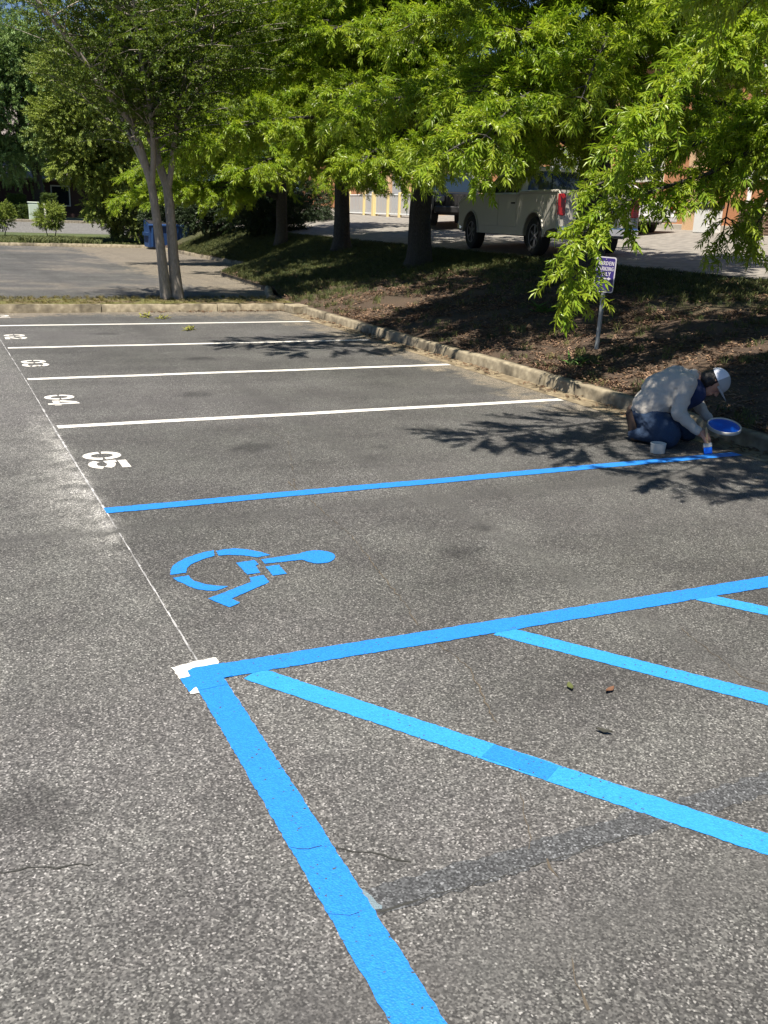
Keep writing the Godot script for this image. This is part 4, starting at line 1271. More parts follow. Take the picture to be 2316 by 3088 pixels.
# one vehicle: p holds its profile numbers
func vehicle(o: Node3D, p: Dictionary) -> void:
	var wb: float = p.wheelbase * 0.5
	var hw: float = p.width * 0.5
	var poly := PackedVector2Array()
	for q in p.upper: poly.append(q)      # front bottom, over hood and deck, to rear bottom
	poly.append_array(arch(wb, p.wheel_r, p.arch_r, true))
	poly.append_array(arch(-wb, p.wheel_r, p.arch_r, true))
	var mb := MB.new()
	mb.extrude_x(poly, -hw, hw)
	part("body", mb.mesh(), p.paint, o)
	# rounded shoulder rails along the belt
	mb = MB.new()
	var us: Array = p.upper
	for s in [-1, 1]:
		var pts := []
		var rad := []
		for k in range(2, us.size() - 1):
			pts.append(Vector3(s * (hw - 0.03), us[k].y - 0.035, us[k].x)); rad.append(0.05)
		mb.tube(pts, rad, 8)
	part("shoulder_line", mb.mesh(), p.paint, o)
	mb = MB.new()
	mb.box(Vector3(0, p.wheel_r + 0.12, 0), Vector3(p.width * 0.72, 0.3, p.length * 0.86))
	part("chassis", mb.mesh(), M.black_trim, o)
	# cabin: frustum with pillars
	var c: Dictionary = p.cab
	var b := [Vector3(-c.bx, c.y0, c.z0), Vector3(c.bx, c.y0, c.z0), Vector3(c.bx, c.y0, c.z1), Vector3(-c.bx, c.y0, c.z1)]
	var t := [Vector3(-c.tx, c.y1, c.t0), Vector3(c.tx, c.y1, c.t0), Vector3(c.tx, c.y1, c.t1), Vector3(-c.tx, c.y1, c.t1)]
	mb = MB.new()
	mb.quad(b[3], b[0], t[0], t[3]); mb.quad(b[1], b[2], t[2], t[1])
	mb.quad(b[0], b[1], t[1], t[0]); mb.quad(b[2], b[3], t[3], t[2])
	var up := Vector3(0, 0.05, 0)
	var ti := []
	for k in 4: ti.append(t[k] * Vector3(0.88, 1, 1) + up + Vector3(0, 0, 0.12 if k < 2 else -0.12))
	for k in 4: mb.quad(t[k], t[(k + 1) % 4], ti[(k + 1) % 4], ti[k])
	mb.quad(ti[3], ti[2], ti[1], ti[0])
	part("cabin", mb.mesh(), p.paint, o)
	# glass, 4 mm proud of the frustum's sides
	var pane := func(a: Vector3, q: Vector3, r: Vector3, s: Vector3, out: Vector3, called: String, mm: Material) -> void:
		var g := MB.new()
		var e := out.normalized() * 0.006
		g.quad(a + e, q + e, r + e, s + e)
		part(called, g.mesh(), mm, o)
	for s in [-1, 1]:
		var i0: int = 0 if s < 0 else 1
		var i1: int = 3 if s < 0 else 2
		for w in p.side_windows:      # fractions along the cabin
			var lo := 0.08
			var hi := 0.9
			var f := func(u: float, v: float) -> Vector3: return b[i0].lerp(b[i1], u).lerp(t[i0].lerp(t[i1], u), v)
			if s < 0: pane.call(f.call(w[1], lo), f.call(w[0], lo), f.call(w[0], hi), f.call(w[1], hi), Vector3(-1, 0.25, 0), "side_window", M.glass)
			else: pane.call(f.call(w[0], lo), f.call(w[1], lo), f.call(w[1], hi), f.call(w[0], hi), Vector3(1, 0.25, 0), "side_window", M.glass)
	var ff := func(a: Vector3, q: Vector3, r: Vector3, s: Vector3, u: float, v: float) -> Vector3: return a.lerp(q, u).lerp(s.lerp(r, u), v)
	pane.call(ff.call(b[1], b[0], t[0], t[1], 0.05, 0.06), ff.call(b[1], b[0], t[0], t[1], 0.95, 0.06), ff.call(b[1], b[0], t[0], t[1], 0.95, 0.94), ff.call(b[1], b[0], t[0], t[1], 0.05, 0.94), Vector3(0, 0.4, -1), "windshield", M.windshield)
	pane.call(ff.call(b[3], b[2], t[2], t[3], 0.08, 0.1), ff.call(b[3], b[2], t[2], t[3], 0.92, 0.1), ff.call(b[3], b[2], t[2], t[3], 0.92, 0.9), ff.call(b[3], b[2], t[2], t[3], 0.08, 0.9), Vector3(0, 0.3, 1), "rear_window", M.glass)
	# doors: seams as narrow recessed-dark gaps, handles
	for s in [-1, 1]:
		for d in p.doors:
			mb = MB.new()
			mb.box(Vector3(s * (hw + 0.003), (p.sill + c.y0) * 0.5, (d[0] + d[1]) * 0.5), Vector3(0.012, c.y0 - p.sill - 0.06, d[1] - d[0] - 0.02), Basis(), 0.004)
			var dr := part("door", mb.mesh(), p.paint, o)
			mb = MB.new()
			mb.box(Vector3(s * (hw + 0.025), c.y0 - 0.2, d[1] - 0.18), Vector3(0.03, 0.035, 0.2), Basis(), 0.01)
			part("handle", mb.mesh(), p.handle, dr)
		mb = MB.new()
		mb.box(Vector3(s * (hw + 0.13), c.y0 + 0.16, c.z0 + 0.35), Vector3(0.2, 0.24, 0.1), Basis(), 0.03)
		mb.box(Vector3(s * (hw + 0.02), c.y0 + 0.08, c.z0 + 0.37), Vector3(0.1, 0.05, 0.05), Basis(), 0.01)
		part("mirror", mb.mesh(), M.black_trim, o)
		# arch lips
		for z in [-wb, wb]:
			mb = MB.new()
			var pts := []
			var rad := []
			for k in 13:
				var a := PI * (k / 12.0)
				pts.append(Vector3(s * (hw + 0.005), p.wheel_r + (p.arch_r + 0.02) * sin(a), z + (p.arch_r + 0.02) * cos(a))); rad.append(0.03)
			mb.tube(pts, rad, 6)
			part("fender_flare", mb.mesh(), p.flare, o)
			wheel(o, Vector3(s * (hw - 0.14), p.wheel_r, z), p.wheel_r, 0.27, s)
		mb = MB.new()
		mb.box(Vector3(s * (hw - 0.09), p.tail_y, p.length * 0.5 + p.shift - 0.03), Vector3(0.19, p.tail_h, 0.12), Basis(), 0.015)
		part("tail_light", mb.mesh(), M.red_lamp, o)
		mb = MB.new()
		mb.box(Vector3(s * (hw - 0.2), p.lamp_y, -p.length * 0.5 + p.shift + 0.03), Vector3(0.34, 0.2, 0.12), Basis(), 0.03)
		part("headlight", mb.mesh(), M.clear_lamp, o)
	mb = MB.new()
	mb.box(Vector3(0, p.wheel_r + 0.15, p.length * 0.5 + p.shift + 0.08), Vector3(p.width * 0.96, 0.2, 0.2), Basis(), 0.03)
	part("rear_bumper", mb.mesh(), p.bumper, o)
	mb = MB.new()
	mb.box(Vector3(0, p.wheel_r + 0.15, -p.length * 0.5 + p.shift - 0.06), Vector3(p.width * 0.97, 0.24, 0.22), Basis(), 0.04)
	part("front_bumper", mb.mesh(), p.bumper, o)
	mb = MB.new()
	for k in 7: mb.box(Vector3((k - 3) * 0.14, p.lamp_y - 0.03, -p.length * 0.5 + p.shift - 0.01), Vector3(0.05, 0.34, 0.05), Basis(), 0.01)
	mb.box(Vector3(0, p.lamp_y - 0.03, -p.length * 0.5 + p.shift + 0.005), Vector3(1.05, 0.4, 0.03))
	part("grille", mb.mesh(), M.black_trim, o)

func build_vehicles() -> void:
	var V2 := func(a, b): return Vector2(a, b)
	var o := thing("pickup_truck", Vector3(13.35, lot_y(12.6) + 0.02, -21.85), "white crew-cab pickup truck parked at the top of the bank", "truck", "", -0.139)
	vehicle(o, {"wheelbase": 3.95, "width": 2.03, "length": 6.05, "shift": 0.12, "wheel_r": 0.44, "arch_r": 0.53, "sill": 0.6, "paint": M.white_car, "flare": M.white_car, "handle": M.black_trim, "bumper": M.chrome, "tail_y": 1.15, "tail_h": 0.46, "lamp_y": 1.05,
		"upper": [V2.call(-2.6, 0.55), V2.call(-2.9, 0.62), V2.call(-2.92, 1.22), V2.call(-2.6, 1.33), V2.call(-1.3, 1.4), V2.call(1.05, 1.4), V2.call(1.1, 1.46), V2.call(3.12, 1.46), V2.call(3.14, 0.66), V2.call(2.7, 0.6)],
		"cab": {"bx": 0.97, "tx": 0.78, "y0": 1.38, "y1": 2.0, "z0": -1.3, "z1": 1.05, "t0": -0.5, "t1": 0.85},
		"side_windows": [[0.2, 0.55], [0.59, 0.93]], "doors": [[-1.25, -0.15], [-0.13, 0.95]]})
	o = thing("dark_suv", Vector3(17.0, lot_y(17.0, -33.5) + 0.02, -33.5), "black off-road car parked facing the bank beyond the oak trunk", "car", "", 2.85)
	vehicle(o, {"wheelbase": 2.95, "width": 1.9, "length": 4.7, "shift": 0.05, "wheel_r": 0.41, "arch_r": 0.49, "sill": 0.52, "paint": M.black_car, "flare": M.black_trim, "handle": M.black_trim, "bumper": M.black_trim, "tail_y": 1.0, "tail_h": 0.3, "lamp_y": 0.92,
		"upper": [V2.call(-1.98, 0.5), V2.call(-2.28, 0.58), V2.call(-2.3, 1.0), V2.call(-2.1, 1.1), V2.call(-0.95, 1.16), V2.call(2.2, 1.18), V2.call(2.36, 1.1), V2.call(2.36, 0.6), V2.call(2.0, 0.5)],
		"cab": {"bx": 0.93, "tx": 0.76, "y0": 1.15, "y1": 1.8, "z0": -0.95, "z1": 2.3, "t0": -0.3, "t1": 2.0},
		"side_windows": [[0.16, 0.42], [0.46, 0.7], [0.74, 0.94]], "doors": [[-0.85, 0.2], [0.22, 1.1]]})
	o = thing("silver_car", Vector3(18.2, lot_y(18.2, -25.5) + 0.02, -25.9), "silver car mostly hidden by oak leaves before the orange brick wall", "car", "", 0.15)
	vehicle(o, {"wheelbase": 2.7, "width": 1.8, "length": 4.5, "shift": 0.0, "wheel_r": 0.33, "arch_r": 0.39, "sill": 0.36, "paint": M.silver_car, "flare": M.silver_car, "handle": M.silver_car, "bumper": M.silver_car, "tail_y": 0.82, "tail_h": 0.2, "lamp_y": 0.68,
		"upper": [V2.call(-1.9, 0.36), V2.call(-2.2, 0.45), V2.call(-2.24, 0.72), V2.call(-2.0, 0.84), V2.call(-1.0, 0.95), V2.call(1.5, 0.98), V2.call(2.15, 0.96), V2.call(2.25, 0.85), V2.call(2.24, 0.45), V2.call(1.9, 0.36)],
		"cab": {"bx": 0.87, "tx": 0.62, "y0": 0.94, "y1": 1.4, "z0": -1.0, "z1": 1.6, "t0": -0.25, "t1": 0.9},
		"side_windows": [[0.25, 0.5], [0.54, 0.8]], "doors": [[-0.8, 0.15], [0.17, 1.05]]})

# ------------------------------------------------------------------ buildings and small fixtures
func vbox(c: Color, ctr: Vector3, size: Vector3, bev := 0.0, bs := Basis()) -> MB:
	var mb := MB.new()
	mb.col = c
	mb.box(ctr, size, bs, bev)
	return mb

func build_buildings() -> void:
	var X := 20.6
	var y0 := 1.7
	var o := thing("brick_building", Vector3(X, y0, -36.0), "long orange brick building with tan piers and grey doors behind parked vehicles", "building")
	var H := 5.2
	var orange := Color(0.50, 0.235, 0.115)
	var tan := Color(0.66, 0.45, 0.27)
	var grey := Color(0.33, 0.34, 0.36)
	part("wall", vbox(orange, Vector3(4.0, H * 0.5 - 0.4, 0), Vector3(8.0, H + 0.8, 46.0)).mesh(), M.brick_tan, o)
	part("roof", vbox(Color(0.25, 0.24, 0.23), Vector3(4.0, H + 0.15, 0), Vector3(8.8, 0.3, 46.8), 0.03).mesh(), M.paint, o)
	part("base_course", vbox(Color(0.45, 0.42, 0.36), Vector3(-0.03, 0.05, 0), Vector3(0.08, 0.5, 46.0), 0.01).mesh(), M.brick_tan, o)
	for z in [-49.2, -47.4, -46.3, -44.2, -40.5, -36.8, -33.0, -28.8, -24.2, -19.6, -15.2]:
		part("pier", vbox(tan, Vector3(-0.1, H * 0.5 - 0.2, z + 36.0), Vector3(0.3, H + 0.4, 0.62), 0.02).mesh(), M.brick_tan, o)
	for d in [[-48.3, 1.1], [-45.2, 1.4], [-42.3, 2.6], [-38.6, 2.4], [-30.9, 2.6]]:
		var p := part("door", vbox(grey, Vector3(-0.02, 1.35, d[0] + 36.0), Vector3(0.1, 2.9, d[1]), 0.01).mesh(), M.paint, o)
		for k in 5: part("door_panel", vbox(grey * 1.12, Vector3(-0.085, 0.25 + k * 0.56, d[0] + 36.0), Vector3(0.03, 0.5, d[1] - 0.16), 0.008).mesh(), M.paint, p)
	for z in [-26.6, -22.0, -17.4]:
		var w := part("window", vbox(Color(0.7, 0.68, 0.62), Vector3(-0.03, 2.3, z + 36.0), Vector3(0.12, 1.5, 1.5), 0.015).mesh(), M.paint, o)
		for k in 4:
			part("pane", vbox(Color.WHITE, Vector3(-0.096, 2.3 + (0.34 if k & 1 else -0.34), z + 36.0 + (0.34 if k & 2 else -0.34)), Vector3(0.02, 0.6, 0.6)).mesh(), M.glass, w)
	# downspout
	part("downspout", vbox(Color(0.8, 0.8, 0.78), Vector3(-0.12, 2.4, 14.0), Vector3(0.1, 4.8, 0.1), 0.02).mesh(), M.paint, o)
	# fence with yellow posts
	var fx := 18.5
	var fz := [-46.5, -44.6, -43.4, -41.9, -40.7, -39.4]
	var f := thing("yard_fence", Vector3(fx, lot_y(fx, -43.0), -43.0), "low grey fence with bright yellow posts before the building's grey doors", "fence")
	for i in fz.size():
		var w := 0.26 if i == 2 else 0.15
		var yb := lot_y(fx, fz[i]) - lot_y(fx, -43.0)
		part("post", vbox(Color(0.72, 0.58, 0.28), Vector3(0, yb + 0.52, fz[i] + 43.0), Vector3(w, 1.1, w), 0.02).mesh(), M.paint, f)
	for i in fz.size() - 1:
		var zc: float = (fz[i] + fz[i + 1]) * 0.5 + 43.0
		var l: float = fz[i + 1] - fz[i] - 0.16
		part("rail", vbox(Color(0.7, 0.72, 0.72), Vector3(0, 0.95, zc), Vector3(0.05, 0.05, l), 0.01).mesh(), M.paint, f)
		part("rail", vbox(Color(0.6, 0.62, 0.62), Vector3(0, 0.12, zc), Vector3(0.05, 0.05, l), 0.01).mesh(), M.paint, f)
		var n := int(l / 0.16)
		for k in n:
			part("slat", vbox(Color(0.42, 0.43, 0.43), Vector3(0, 0.53, zc - l * 0.5 + (k + 0.5) * l / n), Vector3(0.02, 0.78, 0.11)).mesh(), M.paint, f)
	# air conditioner with louvres
	var ac := thing("air_conditioner", Vector3(19.6, lot_y(19.6), -20.5), "brown louvred air conditioning unit standing against the orange brick wall", "air conditioner")
	var brown := Color(0.17, 0.12, 0.085)
	part("case", vbox(brown * 0.45, Vector3(0, 0.42, 0), Vector3(0.76, 0.78, 0.9)).mesh(), M.paint, ac)
	part("top", vbox(Color(0.55, 0.52, 0.47), Vector3(0, 0.845, 0), Vector3(0.86, 0.07, 1.0), 0.015).mesh(), M.paint, ac)
	for k in 9:
		part("louvre", vbox(brown, Vector3(-0.39, 0.09 + k * 0.083, 0), Vector3(0.05, 0.045, 0.88), 0.0, Basis(Vector3(0, 0, 1), 0.5)).mesh(), M.paint, ac)
	for k in 9:
		part("louvre", vbox(brown, Vector3(0, 0.09 + k * 0.083, 0.455), Vector3(0.72, 0.045, 0.05), 0.0, Basis(Vector3(1, 0, 0), 0.5)).mesh(), M.paint, ac)
	for s in [[-1, -1], [-1, 1], [1, -1], [1, 1]]:
		part("corner_post", vbox(brown, Vector3(0.38 * s[0], 0.42, 0.45 * s[1]), Vector3(0.06, 0.8, 0.06), 0.01).mesh(), M.paint, ac)
	part("foot_slab", vbox(Color(0.4, 0.38, 0.34), Vector3(0, -0.02, 0), Vector3(1.0, 0.1, 1.15), 0.01).mesh(), M.paint, ac)
	var bx := thing("storage_bin", Vector3(19.9, lot_y(19.9), -22.9), "white bin with a dark lid standing between pier and air conditioner", "bin")
	part("bin_body", vbox(Color(0.62, 0.63, 0.62), Vector3(0, 0.34, 0), Vector3(0.55, 0.7, 0.6), 0.03).mesh(), M.paint, bx)
	part("lid", vbox(Color(0.03, 0.03, 0.035), Vector3(0, 0.74, 0), Vector3(0.6, 0.12, 0.66), 0.03).mesh(), M.paint, bx)
	part("lid_cap", vbox(Color(0.75, 0.76, 0.75), Vector3(0.05, 0.83, 0), Vector3(0.45, 0.06, 0.5), 0.02).mesh(), M.paint, bx)
	# blue dumpster
	var d := thing("dumpster", Vector3(9.9, 0.0, -48.6), "blue steel dumpster at the far kerb behind pale tree stems", "dumpster")
	var blue := Color(0.009, 0.04, 0.135)
	var mb := MB.new()
	mb.col = blue
	mb.extrude_x(PackedVector2Array([Vector2(-0.6, 0.1), Vector2(-0.62, 1.35), Vector2(0.62, 1.15), Vector2(0.5, 0.1)]), -0.95, 0.95)
	part("tub", mb.mesh(), M.paint, d)
	for k in 5: part("rib", vbox(blue * 1.3, Vector3(-0.8 + k * 0.4, 0.6, 0.585), Vector3(0.08, 0.95, 0.07), 0.01, Basis(Vector3(1, 0, 0), 0.1)).mesh(), M.paint, d)
	part("rim", vbox(blue * 1.25, Vector3(0, 1.12, 0.64), Vector3(1.98, 0.1, 0.1), 0.02).mesh(), M.paint, d)
	for s in [-1, 1]:
		part("lid", vbox(Color(0.02, 0.02, 0.025), Vector3(s * 0.48, 1.29, 0), Vector3(0.93, 0.05, 1.3), 0.01, Basis(Vector3(1, 0, 0), 0.16)).mesh(), M.paint, d)
		part("fork_pocket", vbox(blue * 0.8, Vector3(s * 1.0, 0.7, 0), Vector3(0.12, 0.16, 0.9), 0.01).mesh(), M.paint, d)
		part("skid", vbox(Color(0.02, 0.02, 0.02), Vector3(s * 0.7, 0.05, 0), Vector3(0.1, 0.1, 1.0)).mesh(), M.paint, d)
	# house across the street
	var h := thing("house", Vector3(2.0, 1.0, -92.0), "brick house with a broad grey shingle roof across the street", "house")
	part("wall", vbox(Color(0.055, 0.03, 0.024), Vector3(0, 1.2, 0), Vector3(26.0, 3.4, 12.0)).mesh(), M.brick_tan, h)
	mb = MB.new()
	var rc := Color(0.2, 0.175, 0.165)
	mb.col = rc
	mb.extrude_x(PackedVector2Array([Vector2(6.9, 2.75), Vector2(0, 9.0), Vector2(-6.9, 2.75), Vector2(-6.7, 2.6), Vector2(0, 8.6), Vector2(6.7, 2.6)]), -14.0, 14.0)
	var rf := part("roof", mb.mesh(), M.brick_tan, h)
	part("gable", vbox(Color(0.14, 0.08, 0.06), Vector3(0, 3.6, 0), Vector3(25.6, 2.0, 6.0)).mesh(), M.brick_tan, h)
	part("chimney", vbox(Color(0.16, 0.08, 0.06), Vector3(-4, 8.6, 0.5), Vector3(1.2, 2.4, 0.9)).mesh(), M.brick_tan, rf)
	for k in 4:
		var w := part("window", vbox(Color(0.5, 0.5, 0.47), Vector3(-9.0 + k * 5.6, 1.5, 6.02), Vector3(1.5, 1.6, 0.1)).mesh(), M.paint, h)
		part("pane", vbox(Color.WHITE, Vector3(-9.0 + k * 5.6, 1.5, 6.08), Vector3(1.3, 1.4, 0.03)).mesh(), M.glass, w)
	# street side: hedge, cabinet, clipped shrubs, white post
	var yb := far_y(-73.6)
	rng.seed = 900
	var hedge := func(called: String, label: String, x0: float, x1: float, hh: float, dd: float, z: float, sd: int, group: String) -> void:
		rng.seed = sd
		var q := thing(called, Vector3((x0 + x1) * 0.5, far_y(z), z), label, "hedge" if called == "hedge" else "shrub", group)
		var w := x1 - x0
		var tw := MB.new()
		for k in int(w * 12.0):
			var bx0 := rr(-.45, .45) * w
			tw.tube([Vector3(bx0, -0.05, rr(-.2, .2) * dd), Vector3(bx0 + rr(-.1, .1), hh * 0.5, rr(-.3, .3) * dd), Vector3(bx0 + rr(-.2, .2), hh * 0.95, rr(-.45, .45) * dd)], [0.02, 0.014, 0.006], 5, false)
		part("branches", tw.mesh(), M.dark_bark, q)
		var xf := []
		var cl := []
		for k in int(340 * (w * dd + w * hh + dd * hh)):
			var p := Vector3(rr(-.5, .5) * w, rr(0.05, 1) * hh, rr(-.5, .5) * dd)
			match rng.randi() % 4:
				0: p.y = hh * rr(0.93, 1.0)
				1: p.z = dd * 0.5 * rr(0.9, 1.0)
				2: p.x = w * 0.5 * (1 if rng.randf() < 0.5 else -1) * rr(0.92, 1.0)
			xf.append(frame(p, Vector3(rr(-1, 1), rr(0, 1), rr(-1, 1)).normalized(), rr(-1, 1), rr(0.22, 0.38)))
			var t := rr(0, 1)
			cl.append(Color(lerpf(0.06, 0.15, t), lerpf(0.11, 0.2, t), 0.03))
		add_crown(q, xf, cl, "far", M.evergreen_leaf)
	hedge.call("hedge", "low clipped green hedge beside the pale utility cabinet", 1.0, 6.0, 0.95, 0.9, -73.9, 901, "")
	hedge.call("clipped_shrub", "tall box-clipped shrub behind the white post across the street", 7.1, 7.95, 1.75, 0.8, -74.2, 902, "clipped shrubs across the street")
	hedge.call("clipped_shrub", "rounded clipped shrub behind the low hedge across the street", 5.0, 6.0, 1.6, 0.9, -75.2, 903, "clipped shrubs across the street")
	var cab := thing("utility_cabinet", Vector3(6.4, yb, -73.5), "pale green utility cabinet standing at the end of the low hedge", "cabinet")
	part("case", vbox(Color(0.42, 0.50, 0.43), Vector3(0, 0.6, 0), Vector3(0.66, 1.2, 0.6), 0.03).mesh(), M.paint, cab)
	part("cap", vbox(Color(0.5, 0.57, 0.5), Vector3(0, 1.22, 0), Vector3(0.72, 0.08, 0.66), 0.02).mesh(), M.paint, cab)
	part("door", vbox(Color(0.4, 0.48, 0.41), Vector3(0, 0.6, 0.305), Vector3(0.56, 1.0, 0.02), 0.005).mesh(), M.paint, cab)
	var po := thing("marker_post", Vector3(7.15, yb, -73.4), "slim white post in front of the tall box-clipped shrub", "post")
	part("shaft", vbox(Color(0.72, 0.7, 0.66), Vector3(0, 0.55, 0), Vector3(0.13, 1.1, 0.13), 0.02).mesh(), M.paint, po)
	part("top", vbox(Color(0.72, 0.7, 0.66), Vector3(0, 1.12, 0), Vector3(0.17, 0.06, 0.17), 0.02).mesh(), M.paint, po)

# ------------------------------------------------------------------ sign
func rounded_rect(w: float, h: float, r: float) -> PackedVector2Array:
	var o := PackedVector2Array()
	for q in [[1, 1, 0], [-1, 1, 90], [-1, -1, 180], [1, -1, 270]]:
		for k in 6:
			var a := deg_to_rad(q[2] + 18.0 * k)
			o.append(Vector2(q[0] * (w * 0.5 - r) + cos(a) * r, q[1] * (h * 0.5 - r) + sin(a) * r))
	return o

func plate(poly: PackedVector2Array, z0: float, z1: float, ctr: Vector3) -> MB:   # in the xy plane
	var mb := MB.new()
	var t := Geometry2D.triangulate_polygon(poly)
	for k in range(0, t.size(), 3):
		var a := Vector3(poly[t[k]].x, poly[t[k]].y, z1) + ctr
		var b := Vector3(poly[t[k + 1]].x, poly[t[k + 1]].y, z1) + ctr
		var c := Vector3(poly[t[k + 2]].x, poly[t[k + 2]].y, z1) + ctr
		if (b - a).cross(c - a).z < 0:
			var s := b
			b = c
			c = s
		mb.tri(a, b, c)
		var dz := Vector3(0, 0, z0 - z1)
		mb.tri(a + dz, c + dz, b + dz)
	for k in poly.size():
		var p := poly[k]
		var q := poly[(k + 1) % poly.size()]
		mb.quad(Vector3(p.x, p.y, z0) + ctr, Vector3(q.x, q.y, z0) + ctr, Vector3(q.x, q.y, z1) + ctr, Vector3(p.x, p.y, z1) + ctr)
	return mb

func build_sign() -> void:
	var base := Vector3(7.2, bank_y(7.2, -10.8) - 0.02, -10.8)
	var o := thing("parking_sign", base, "leaning metal post with a small purple sign with white lettering", "sign")
	var turn := Basis(Vector3.UP, -0.45 - 0.75)
	var right := Vector3(0.904, 0, 0.427)
	o.basis = Basis(right.cross(Vector3.UP), deg_to_rad(-1.5)) * turn
	var mb := MB.new()
	mb.box(Vector3(0, 0.60, 0), Vector3(0.05, 1.24, 0.012), Basis(), 0.003)
	mb.box(Vector3(-0.022, 0.60, -0.012), Vector3(0.008, 1.24, 0.02))
	mb.box(Vector3(0.022, 0.60, -0.012), Vector3(0.008, 1.24, 0.02))
	part("post", mb.mesh(), M.galvanised, o)
	var c := Vector3(0, 1.01, 0.0)
	var white := mat(lin(0.50, 0.48, 0.52), 0.4)
	var purple := mat(lin(0.035, 0.022, 0.15), 0.4)
	var pl := part("panel", plate(rounded_rect(0.305, 0.457, 0.035), 0.008, 0.012, c).mesh(), white, o)
	part("field", plate(rounded_rect(0.275, 0.427, 0.025), 0.012, 0.0145, c).mesh(), purple, pl)
	var font := SystemFont.new()
	font.font_names = PackedStringArray(["Droid Sans"])
	font.font_weight = 700
	for l in [["GARDEN", 0.145, 0.07], ["PARKING", 0.075, 0.068], ["ONLY", 0.01, 0.07]]:
		var tm := TextMesh.new()
		tm.font = font
		tm.text = l[0]
		tm.font_size = 32
		tm.pixel_size = l[2] / 32.0
		tm.depth = 0.002
		var w := tm.get_aabb().size.x
		var s := minf(1.0, 0.25 / maxf(w, 0.01))
		part("lettering", tm, white, pl, Transform3D(Basis().scaled(Vector3(s, 1, 1)), c + Vector3(0, l[1], 0.0157)))
	# arrow
	var ar := PackedVector2Array([Vector2(-0.10, -0.008), Vector2(0.06, -0.008), Vector2(0.06, -0.022), Vector2(0.105, 0), Vector2(0.06, 0.022), Vector2(0.06, 0.008), Vector2(-0.10, 0.008)])
	part("arrow", plate(ar, 0.0145, 0.0165, c + Vector3(0, -0.05, 0)).mesh(), white, pl)
	for k in 2:
		mb = MB.new()
		mb.lathe(c + Vector3(0, 0.195 - 0.39 * k, 0.015), [[0.001, 0.004], [0.008, 0.003], [0.009, 0.0]], 8, Basis(Vector3(1, 0, 0), PI / 2))
		part("bolt", mb.mesh(), M.galvanised, pl)

